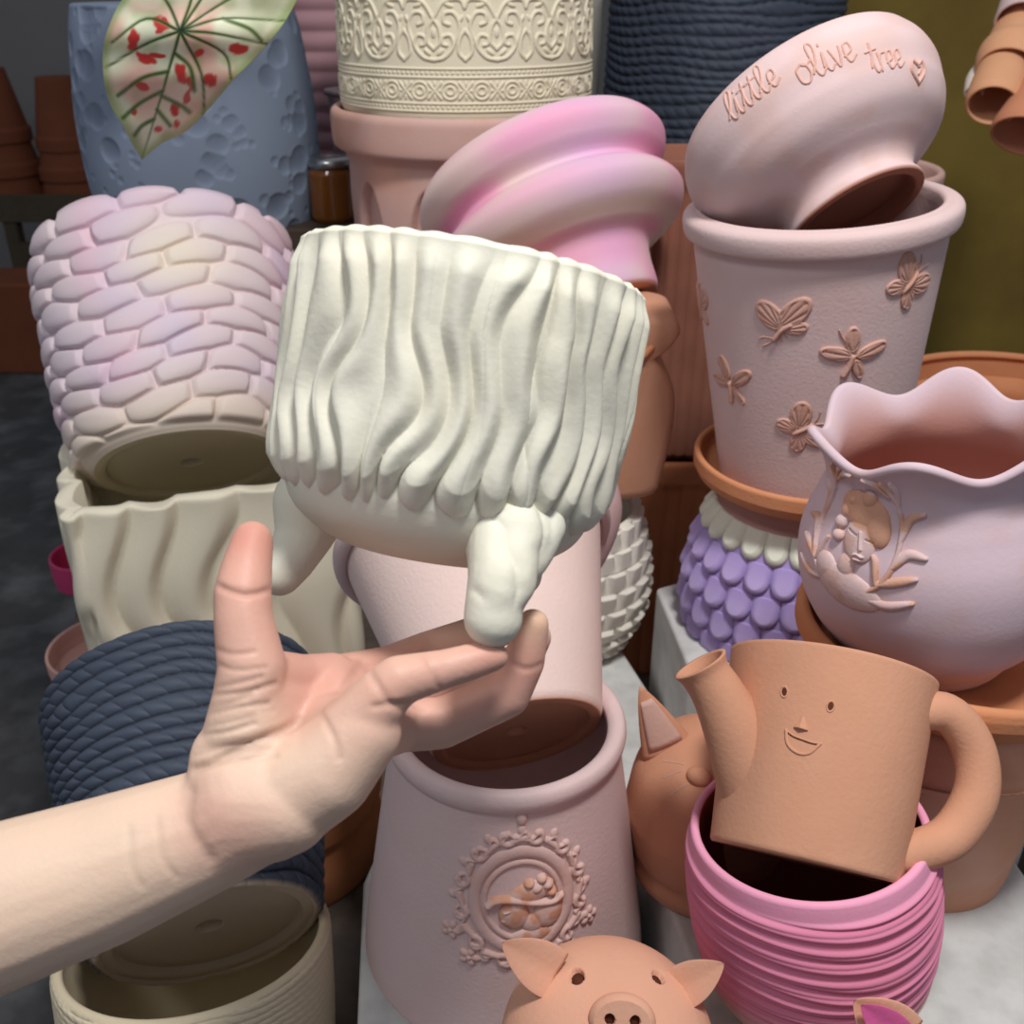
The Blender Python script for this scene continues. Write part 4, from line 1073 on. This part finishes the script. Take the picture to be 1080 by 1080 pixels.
# saucer on it, butterfly pot in the saucer
sb = sp[1]; rS = px2m(113, sb)
S = Surf([(rS*.9, 0), (rS*.96, .004), (rS, .012), (rS, .022)], 50, False); V, Fc, C = lathe(S, .006, nu=160)
o = mesh('saucer', V, Fc, clay('orange_saucer', (204, 136, 96), tint=(214, 156, 120)), M=Matrix.Translation(sb)); tag(o, 'orange terracotta saucer between the butterfly pot and the upside-down petal pot', 'saucer')
bb = sb + Vector((.004, 0, .0062)); bt = Wy(864, 216, bb.y-.004)
sp = (bb, bt)
prBf = [(0, 86), (.02, 90), (.88, 128), (1, 131)]
rB, SB_, _ = pot('butterfly_pot', 'mauve pot decorated with raised butterflies under the written bowl', 'pot', sp, prBf, .008, m_mauve, smooth=False)
Lb2 = (sp[1]-sp[0]).length; rt = SB_.p[-1][0]
ring(rB, 'rim', m_mauve, [(rt-.007, Lb2-.010), (rt-.002, Lb2-.017), (rt+.006, Lb2-.016), (rt+.0085, Lb2-.009), (rt+.008, Lb2-.001), (rt+.003, Lb2+.003), (rt-.004, Lb2+.003), (rt-.0075, Lb2-.001)])
MB = frame(sp[0], sp[1]-sp[0])
m_bfly = clay('butterfly_relief', (204, 160, 146), tint=(190, 138, 112), tintamt=.6, scale=30)
def wing(X, Y, cx, cy, a, b, rot, ribs=5, h=2.0):
    H = dome(X, Y, cx, cy, a, b, rot, h, .25)
    c, s = math.cos(math.radians(rot)), math.sin(math.radians(rot)); x = (X-cx)*c+(Y-cy)*s; y = -(X-cx)*s+(Y-cy)*c
    an = np.arctan2(y, x+a*1.05); g = np.abs(np.sin(an*ribs*2.2)); rad = np.hypot(x+a, y)/(2*a)
    edge = dome(X, Y, cx, cy, a*.82, b*.78, rot, 1)
    return np.where(H > 0, H - np.where(edge > 0, 1.0*(1-g**.7*.9), 0), -1)
def bfly_top(X, Y):    # wings spread
    H = np.full(X.shape, -1.)
    for sg in (-1, 1):
        r = 38 if sg > 0 else 142
        H = np.maximum(H, wing(X, Y, sg*10.5, 6, 11, 7.4, r)); H = np.maximum(H, wing(X, Y, sg*7.5, -7, 8, 5.6, -r))
        H = np.maximum(H, stroke(X, Y, [(sg*.5, 10), (sg*3, 15), (sg*6, 18)], .5, .9))
    return np.maximum(H, dome(X, Y, 0, 1, 1.8, 9.5, 0, 3))
def bfly_side(X, Y):   # flying, wings up
    H = wing(X, Y, -7, 5, 11, 7, 128, 6); H = np.maximum(H, wing(X, Y, 7, 6, 13, 7, 42, 6)); H = np.maximum(H, wing(X, Y, 8, -3, 7, 4.2, 5))
    H = np.maximum(H, stroke(X, Y, [(-5, -10), (0, -4), (5, -1)], 1.7, 2.6)); H = np.maximum(H, stroke(X, Y, [(-5, -10), (-11, -9), (-15, -10)], .5, .9)); H = np.maximum(H, stroke(X, Y, [(-5, -10), (-9, -13), (-13, -15)], .5, .9))
    for k in range(3): H = np.maximum(H, stroke(X, Y, [(-3+3*k, -7+2*k), (-1+3*k, -11+2*k)], .5, .9, smooth=False))
    return H
def dragonfly(X, Y):   # narrow pointed wings
    H = np.full(X.shape, -1.)
    for cx, cy, a, b, r in ((-10, 2, 10, 4.4, 172), (-2, 11, 8.5, 4.4, 100), (11, 4, 10, 4.4, 25), (5, -8, 7, 3.2, -65)):
        H = np.maximum(H, wing(X, Y, cx, cy, a, b, r, 3))
    return np.maximum(H, np.maximum(stroke(X, Y, [(0, 0), (-1, -6), (-3, -12)], 1.8, 2.6), stroke(X, Y, [(-2, 6), (-8, 12), (-11, 17)], .5, 1)))
for px, py, fn, rot, sc_ in ((825, 340, bfly_side, 4, 1.3), (958, 300, bfly_top, -42, 1.15), (899, 376, dragonfly, -6, 1.3), (845, 454, bfly_top, -58, 1.15), (771, 404, dragonfly, 14, 1.3), (743, 304, bfly_top, 6, 1.1)):
    t_, s_ = thx(px, py, SB_, MB)
    if px == 743: t_ = -1.27
    if px == 743: s_ = SB_.L*.70
    relief('butterfly', rB, SB_, t_, s_, 46*sc_, 44*sc_, lambda X, Y: np.where(fn(X/sc_, Y/sc_) > 0, fn(X/sc_, Y/sc_)*sc_, -1), m_bfly, .45, rot=rot)

# written bowl
spO = spineB((903, 228), .765, (841, 117), 15)
prO = [(0, 74), (.03, 75), (.12, 71), (.20, 78), (.28, 98), (.38, 118), (.5, 129), (.6, 133), (.74, 137), (.88, 135), (1, 128)]
m_bowl = clay('bowl_mauve', (216, 189, 188), tint=(208, 164, 148), tintamt=.35, var=.04, scale=7)
rO, SO, _ = pot('lettered_bowl', 'mauve footed bowl with handwritten words tipped on the butterfly pot', 'bowl', spO, prO, .007, m_vcs, rec=.012, n=200, nu=200, colf=lambda T, s, MK, D: mixc(mixc(np.tile(L3((216, 189, 188)), T.shape+(1,)), L3((210, 176, 168)), .6*sstep(.4, .8, vnoise(T*4+20, s*60, 3))), L3((168, 108, 86)), np.where((MK == 0) | (MK == 3), 1., 1-sstep(0, .004, s))))
GL = {'l': ([[(-.05, .25), (.3, .9), (.42, 1.6), (.25, 1.85), (.12, 1.5), (.12, .4), (.28, 0), (.55, .2)]], .52),
      'i': ([[(0, .3), (.14, 1), (.12, .3), (.25, 0), (.48, .2)], [(.15, 1.4), (.18, 1.5)]], .45),
      't': ([[(0, .3), (.2, 1.0), (.22, 1.6), (.16, .4), (.3, 0), (.52, .2)], [(-.1, 1.15), (.5, 1.22)]], .5),
      'e': ([[(0, .35), (.38, .55), (.36, .95), (.12, .9), (.04, .45), (.2, .02), (.55, .25)]], .55),
      'o': ([[(.3, 1), (.02, .75), (.05, .15), (.35, 0), (.58, .35), (.5, .85), (.28, 1), (.5, .8), (.8, .95)]], .72),
      'v': ([[(0, .95), (.12, .4), (.25, 0), (.4, .4), (.5, .95)]], .6),
      'r': ([[(.03, .98), (.05, .5), (.04, 0)], [(.05, .55), (.2, .9), (.45, .95)]], .48), ' ': ([], .55)}
def word(txt, u):
    st = []; x = 0
    for ch in txt:
        g, adv = GL[ch]
        for p in g: st.append([((x+a)*u, b*u) for a, b in p])
        x += adv
    return st, x*u
m_letter = clay('letter_clay', (212, 168, 154), var=.05)  # letters are raised; the darker colour stands for the shade of engraving
MO = frame(spO[0], spO[1]-spO[0])
def place_word(txt, px, py, u, rot):
    st, wd = word(txt, u); t_, s_ = thx(px, py, SO, MO)
    def hf(X, Y):
        H = np.full(X.shape, -1.)
        for p in st: H = np.maximum(H, stroke(X, Y, [(a-wd/2, b-u*.6) for a, b in p], .95, .9, 5))
        return H
    relief('lettering', rO, SO, t_, s_, wd+8, u*2.8, hf, m_letter, .3, rot=rot)
print('L', [thx(p[0], p[1], SO, MO) for p in ((792, 98), (872, 62), (935, 60))], SO.L)
place_word('little', 792, 97, 14, 0); place_word('olive', 871, 63, 14.5, 0); place_word('tree', 935, 61, 13, 0)
t_, s_ = thx(968, 75, SO, MO)
def heart(X, Y): return np.maximum(stroke(X, Y, [(0, -8), (-7, 0), (-5, 7), (0, 4), (5, 7), (7, 0), (0, -8)], 1.2, 1.6), stroke(X, Y, [(0, -2), (3, 2), (0, 3)], .9, 1.2))
relief('heart_relief', rO, SO, t_, s_, 20, 22, heart, m_letter, .4)

# mauve stack behind
Ym = 1.30
mx_ = Wy(870, 190, Ym).x; zl = z_at(354, Ym)
pot('flower_pot', 'tall mauve pot behind the butterfly pot, only its lower rim showing', 'pot', (Vector((mx_, Ym, BZ)), Vector((mx_, Ym, zl))), [(0, 84), (.95, 96), (.96, 106), (1, 107)], .01, m_mauve, smooth=False)
pot('flower_pot', 'mauve pot nested in the pot behind the butterfly pot, its upper rim showing', 'pot', (Vector((mx_, Ym, zl-.012)), Vector((mx_, Ym, z_at(178, Ym)))), [(0, 74), (.86, 106), (.87, 115), (1, 117)], .01, clay('mauve_b', (206, 168, 158)), smooth=False)
# large orange pot behind the portrait vase
ob = G(1050, 590, SB); ob = Vector((ob.x+.02, 1.0, SB)); 
pot('flower_pot', 'large orange terracotta pot behind the wavy lipped portrait vase', 'pot', (ob, Vector((ob.x, 1.0, z_at(418, 1.0)))),
    [(0, 116), (.78, 132), (.79, 142), (.98, 146), (1, 144)], .010, m_terra_or, smooth=False)
# tall pot with wide saucer under the vase
tb = G(968, 893, SR); tt = Wy(1000, 690, tb.y)
rT, ST_, _ = pot('flower_pot', 'tall dusty terracotta pot carrying the wide saucer of the portrait vase', 'pot', (tb, tt),
    [(0, 82), (.02, 86), (.70, 122), (.74, 134), (.80, 139), (.97, 142), (1, 141)], .009, clay('dusty_terracotta', (206, 150, 122), tint=(212, 172, 158), tintamt=.85, scale=5), smooth=True)
zt = tt.z; sO = Vector((tt.x, tb.y, zt-.006))
rs = px2m(160, sO)
S = Surf([(rs*.78, 0), (rs*.86, .004), (rs*.95, .016), (rs*.97, .022), (rs, .024), (rs, .032), (rs*.99, .036)], 60, False)
V, Fc, C = lathe(S, .008, nu=200); o = mesh('saucer', V, Fc, m_terra_or, M=Matrix.Translation(sO)); tag(o, 'wide orange terracotta saucer holding the mauve portrait vase', 'saucer')
# portrait vase
vb = Vector((Wy(985, 668, tb.y).x, tb.y, sO.z+.0085)); vt = Wy(990, 452, tb.y+.004)
sp = (vb, vt); Lv = (vt-vb).length
prV = [(0, 70), (.03, 76), (.08, 84), (.2, 112), (.36, 132), (.5, 138), (.62, 135), (.74, 122), (.82, 113), (.90, 113), (.96, 120), (1, 128)]
SV_ = Surf(prof_px(sp, prV), 200)
MV = frame(sp[0], sp[1]-sp[0]); rV = thing('portrait_vase', 'mauve bulbous vase with wavy lip and raised portrait of a lady among leaves', 'vase', MV)
def col_pv(T, s, MK, D):
    n = vnoise(T*6+20, s*90, 5); c = mixc(np.tile(L3((206, 182, 190)), T.shape+(1,)), L3((206, 172, 164)), sstep(.5, .9, n)*.3)
    ins = np.where(MK == 3, 1., 0.)*sstep(0, .03, SV_.L-s)
    return mixc(c, L3((196, 136, 116)), ins*.85)
V, Fc, C = lathe(SV_, .006, nu=300, colf=col_pv); V = V.copy()
top = SV_.p[-1][1]; az = np.arctan2(V[:, 0], -V[:, 1]); k = sstep(top*.80, top, V[:, 2])
wv_ = np.cos(6*az+.9)
V[:, 2] += k*.0075*wv_; sc1 = 1 + k*.055*wv_
V[:, 0] *= sc1; V[:, 1] *= sc1
mesh('body', V, Fc, m_vcs, rV, col=C)
tp, spx = thx(902, 572, SV_, MV)
mc_ = cmix((208, 178, 176), (204, 158, 138), 9, 9)
def bust_col(X, Y, H):
    hair = np.maximum(dome(X/1.42, Y/1.42, 2, 15, 15, 9, -8, 1), dome(X/1.42, Y/1.42, 11, 9, 7, 10, 20, 1)); c = mixc(np.tile(L3((210, 182, 180)), X.shape+(1,)), L3((206, 152, 122)), sstep(0, .5, hair)*.9)
    return mixc(c, L3((204, 152, 128)), sstep(.55, .8, vnoise(X/6+9, Y/6+4, 2))*.4)
def bust(X, Y):
    H = dome(X, Y, 2, 2, 8, 11, 12, 4.2)                                   # face
    H = np.maximum(H, dome(X, Y, 0, 14, 14, 8, -8, 4.6)); H = np.maximum(H, dome(X, Y, 9, 9, 6, 9, 20, 4.4))  # hair
    for x, y, r in ((-9, 12, 4), (-10, 6, 3.6), (-9, 0, 3), (-5, 18, 4), (3, 20, 4)): H = np.maximum(H, dome(X, Y, x, y, r, r, 0, 4.6))
    H = np.maximum(H, dome(X, Y, -1, -11, 4.2, 6, 0, 3.0))                   # neck
    H = np.maximum(H, dome(X, Y, 0, -21, 16, 8.5, -12, 3.6)); H = np.maximum(H, dome(X, Y, -11, -16, 6, 7, 20, 3.2))
    H = np.maximum(H, stroke(X, Y, [(3, 5), (4, 1), (4.8, -2)], 1.3, 5.2))    # nose
    H = np.maximum(H, stroke(X, Y, [(2.5, -5), (4, -4.4), (6, -5)], .9, 5.0)); H = np.maximum(H, stroke(X, Y, [(3, -6.6), (5.5, -6.6)], .8, 4.7, smooth=False))
    for a, b in (((-3.2, 4.6), (1.2, 3.4)), ((6, 2.6), (9, 2.2))): H = np.where(dist(X, Y, [a, b]) < .55, H-1.1, H)
    return H
relief('portrait', rV, SV_, tp, spx, 66, 92, lambda X, Y: bust(X/1.42, Y/1.42), m_vc, .35, bust_col, rot=0)
def sprays(X, Y):
    H = np.full(X.shape, -1.)
    m1 = [(-12, -30), (2, -27), (14, -18), (20, -4), (21, 12), (17, 26), (8, 38)]
    H = np.maximum(H, stroke(X, Y, m1, 1.6, 2.4))
    for a, b, c, w_ in (((6, -27), (18, -29), (30, -25), 2.2), ((14, -18), (22, -15), (31, -12), 2.3), ((19, -8), (26, 0), (35, -1), 2.4), ((21, 6), (25, 18), (33, 22), 2.2), ((18, 22), (17, 33), (14, 40), 1.8), ((12, 30), (4, 36), (-4, 38), 1.6), ((12, -18), (10, -8), (8, -4), 1.6)):
        q = catmull([a, b, c], 8)
        for i in range(len(q)-1): 
            f = i/len(q); H = np.maximum(H, stroke(X, Y, [tuple(q[i]), tuple(q[i+1])], w_*math.sin(math.pi*(.15+.8*f))+.4, 2.6, smooth=False))
    return H
relief('leaf_spray', rV, SV_, tp+.07, spx, 90, 104, lambda X, Y: sprays(X/1.08, Y/1.15), m_vc, .45, mc_)
relief('leaf_spray', rV, SV_, tp-.16, spx, 90, 104, lambda X, Y: sprays(-X, Y/1.15), m_vc, .45, mc_)

# cat face planter
m_cat = clay('cat_clay', (204, 146, 116), tint=(210, 160, 136), tintamt=.4)
cc_ = G(742, 912, SR); 
cz = z_at(842, cc_.y) - SR; Rc = px2m(90, cc_ + Vector((0, 0, cz)))
Mc = frame(cc_, (0, 0, 1), math.radians(18)); rK = thing('cat_planter', 'round terracotta cat planter with carved whiskers behind the watering can', 'planter', Mc)
Sc = Surf([(Rc*.80, 0), (Rc*.88, .004), (Rc*.93, .014), (Rc*.88, .021), (Rc*.94, .032), (Rc, cz*.8), (Rc*.99, cz), (Rc*.88, cz+Rc*.50), (Rc*.55, cz+Rc*.80), (Rc*.12, cz+Rc*.92)], 160)
V, Fc, C = lathe(Sc, .005, nu=160); mesh('body', V, Fc, m_cat, rK)
m_catlight = clay('pale_cat_clay', (206, 168, 154))
def pear(a, b, wd, nm='ear'): 
    Mi = Mc.inverted(); A1, B1 = Mi @ P(*a), Mi @ P(*b); ax = B1-A1; V = []; n1, n2 = 16, 20; sd = ax.cross(Mi.to_3x3() @ Vector((0, -1, .4))).normalized(); fr = sd.cross(ax).normalized()
    for i in range(n1):
        t = i/(n1-1); w_ = wd*max(.04, (1-t)**.75)
        for j in range(n2): an = 2*math.pi*j/n2; V.append(A1 + ax*t + sd*math.cos(an)*w_ + fr*math.sin(an)*w_*.42)
    Q = [(i*n2+j, i*n2+(j+1) % n2, (i+1)*n2+(j+1) % n2, (i+1)*n2+j) for i in range(n1-1) for j in range(n2)] + [tuple(range(n2))[::-1], tuple((n1-1)*n2+k for k in range(n2))]
    o = mesh(nm, V, Q, m_cat, rK)
    V2 = []
    for i in range(10):
        t = .12+.68*i/9
        for j in range(9):
            c = (j/8-.5)*2; w_ = wd*(1-t)**.75*.72*c; dd = wd*max(.04, (1-t)**.75)*.42*math.sqrt(max(0, 1-(.72*c)**2))
            V2.append(A1 + ax*t + sd*w_ - fr*(dd+.0004)*-1)
    o = mesh('inner_ear', V2, [(i*9+j, i*9+j+1, (i+1)*9+j+1, (i+1)*9+j) for i in range(9) for j in range(8)], m_catlight, o)
    s = o.modifiers.new('s', 'SOLIDIFY'); s.thickness = .0012; s.offset = 0
    return o
def sgn_of(): 
    return 1
sgn = 1
dk = depth(cc_+Vector((0, -Rc*.4, cz+Rc*.5)))
pear((704, 790, dk+.02), (675, 724, dk+.008), .0195); pear((800, 780, dk+.03), (815, 722, dk+.03), .022)
MC = Mc
for a, b in (((700, 803), (722, 806)), ((701, 820), (722, 812)), ((708, 838), (726, 826))):
    t1, s1 = thx(*a, Sc, Mc); t2, s2 = thx(*b, Sc, Mc); rr_ = Sc.at((s1+s2)/2)[0]
    dx, dy = (t2-t1)*rr_*1000, (s2-s1)*1000
    relief('whisker', rK, Sc, (t1+t2)/2, (s1+s2)/2, abs(dx)+6, abs(dy)+8, lambda X, Y: stroke(X, Y, [(-dx/2, -dy/2), (0, 1.2), (dx/2, dy/2)], .5, .5), m_catlight, .25)
t1, s1 = thx(738, 818, Sc, Mc); relief('snout', rK, Sc, t1, s1, 22, 18, lambda X, Y: dome(X, Y, 0, 0, 9, 7, 0, 6), m_cat, .5)
t1, s1 = thx(690, 775, Sc, Mc)
relief('forehead_stripe', rK, Sc, t1, s1, 40, 20, lambda X, Y: stroke(X, Y, [(-16, -6), (-6, 2), (14, 5)], 1.0, .5), m_catlight, .4)

# pink eared piece at the bottom edge
kb = P(972, 1150, .50); Mk = frame(Vector((kb.x, kb.y, SR)), (0, 0, 1)); rk = thing('animal_planter', 'terracotta planter tip with a pink inner ear at the bottom right edge', 'planter', Mk)
Sk = Surf([(.022, 0), (.028, .005), (.036, .045), (.034, .085), (.022, .108), (.004, .116)], 80)
V, Fc, C = lathe(Sk, .005, nu=96); mesh('body', V, Fc, m_pig, rk)
ear(rk, Mk, (956, 1102, .505), (900, 1055, .495), .0155)
oo = ear(rk, Mk, (950, 1096, .498), (908, 1060, .490), .0095, mat=clay('pink_glaze', (214, 96, 150), rough=.4)); oo.name = 'inner_ear'

# hanging terracotta bells, upper right
m_bell = clay('bell_terracotta', (222, 164, 124), tint=(230, 180, 146))
def openbell(label, A, dA, B, beta, pr, mat, t=.004, up_=.9):
    """bell: closed end at B, open mouth at A"""
    a, b = spineB(A, dA, B, beta); pr2 = [(1-x, y) for x, y in pr][::-1]; sp = (b, a)
    S = Surf(prof_px(sp, pr2), 160, True); M = frame(b, a-b); r = thing('wind_bell', label, 'bell', M); V, Fc, C = lathe(S, t, nu=128); mesh('bell_body', V, Fc, mat, r)
    Mi = M.inverted(); ax = (b-a).normalized(); V, Fq = tube([Mi @ b, Mi @ (b+(ax*.3+Vector((0, 0, .7)))*up_*.4), Mi @ (b+(ax*.3+Vector((0, 0, .7)))*up_)], .0012, 8); mesh('cord', V, Fq, clay('cord', (196, 182, 160)), r)
openbell('pale orange terracotta bell hanging mouth down, lowest of the strand', (1047, 111), 1.20, (1060, 66), 20, [(0, 27), (.12, 28.5), (.5, 27), (.9, 24), (1, 20)], m_bell, up_=.012)
openbell('orange terracotta bell with swelling lip, threaded above the lowest bell', (1062, 76), 1.215, (1094, -4), 20, [(0, 32), (.1, 35), (.2, 35), (.32, 31), (.7, 28), (1, 16)], m_bell, up_=.012)
openbell('pale mauve bell, topmost of the strand at the upper right edge', (1078, 24), 1.22, (1104, -60), 20, [(0, 28), (.5, 26), (1, 15)], m_mauve)
openbell('brown terracotta bell cut by the right edge below the strand', (1082, 143), 1.18, (1110, 70), 5, [(0, 36), (.12, 36), (.5, 28), (1, 18)], clay('bell_brown', (206, 138, 104)))
openbell('small white clay bell behind the lowest orange bell', (1027, 98), 1.24, (1036, 70), 20, [(0, 10), (.5, 12), (1, 8)], clay('white_bell', (226, 214, 200)), up_=.01)

# ================================================================== FAR BACKGROUND, LEFT
Yb = 4.05
def far(px, py, Y=Yb): return Wy(px, py, Y)
m_crate = clay('crate_wood', (84, 74, 60), var=.25)
cz1 = far(0, 222).z; x0, x1 = far(-30, 0).x, far(97, 0).x
rCr = thing('crate', 'dark wooden crate on the floor beneath the far terracotta stacks', 'crate', Matrix.Translation(((x0+x1)/2, Yb+.12, 0)))
hw = (x1-x0)/2
for x, y in ((-hw, -.2), (hw, -.2), (-hw, .2), (hw, .2)): box('post', x-.025, x+.025, y-.025, y+.025, 0, cz1-.02, m_crate, rCr)
box('top_board', -hw-.04, hw+.04, -.24, .24, cz1-.02, cz1, m_crate, rCr)
for z in (.12, .30, .48):
    box('slat', -hw-.02, hw+.02, -.235, -.215, z, z+.10, m_crate, rCr)
m_far = clay('far_terracotta', (126, 72, 48), var=.15)
def stack(px, rpx, tops, n):
    for i in range(n):
        b = far(px, 222); r = rpx*depth(b)/F; h = .26; z0 = cz1+.001 + i*tops
        k = 1-.08*i
        S = Surf([(r*.62*k, 0), (r*.95*k, h-.05), (r*1.02*k, h-.045), (r*1.02*k, h)], 40, False); V, Fc, C = lathe(S, .008, nu=64)
        M = Matrix.Translation((b.x, Yb+.1, z0+h)) @ Matrix.Rotation(math.pi, 4, 'X')
        o = mesh('flower_pot', V, Fc, m_far, M=M)
        nm = ('lowest', 'middle', 'topmost')[i] if n == 3 else ('lower', 'upper')[i]
        tag(o, f'brown upturned pot, {nm} in the {"left edge" if px < 20 else "right hand"} far stack on the crate', 'pot')
stack(2, 40, .125, 3); stack(74, 36, .11, 3)
tag(box('wooden_box', far(-30, 0).x, far(38, 0).x, 3.55, 3.8, 0, .34, m_far, bev=.01), 'low brown box on the floor in front of the far crate', 'box')
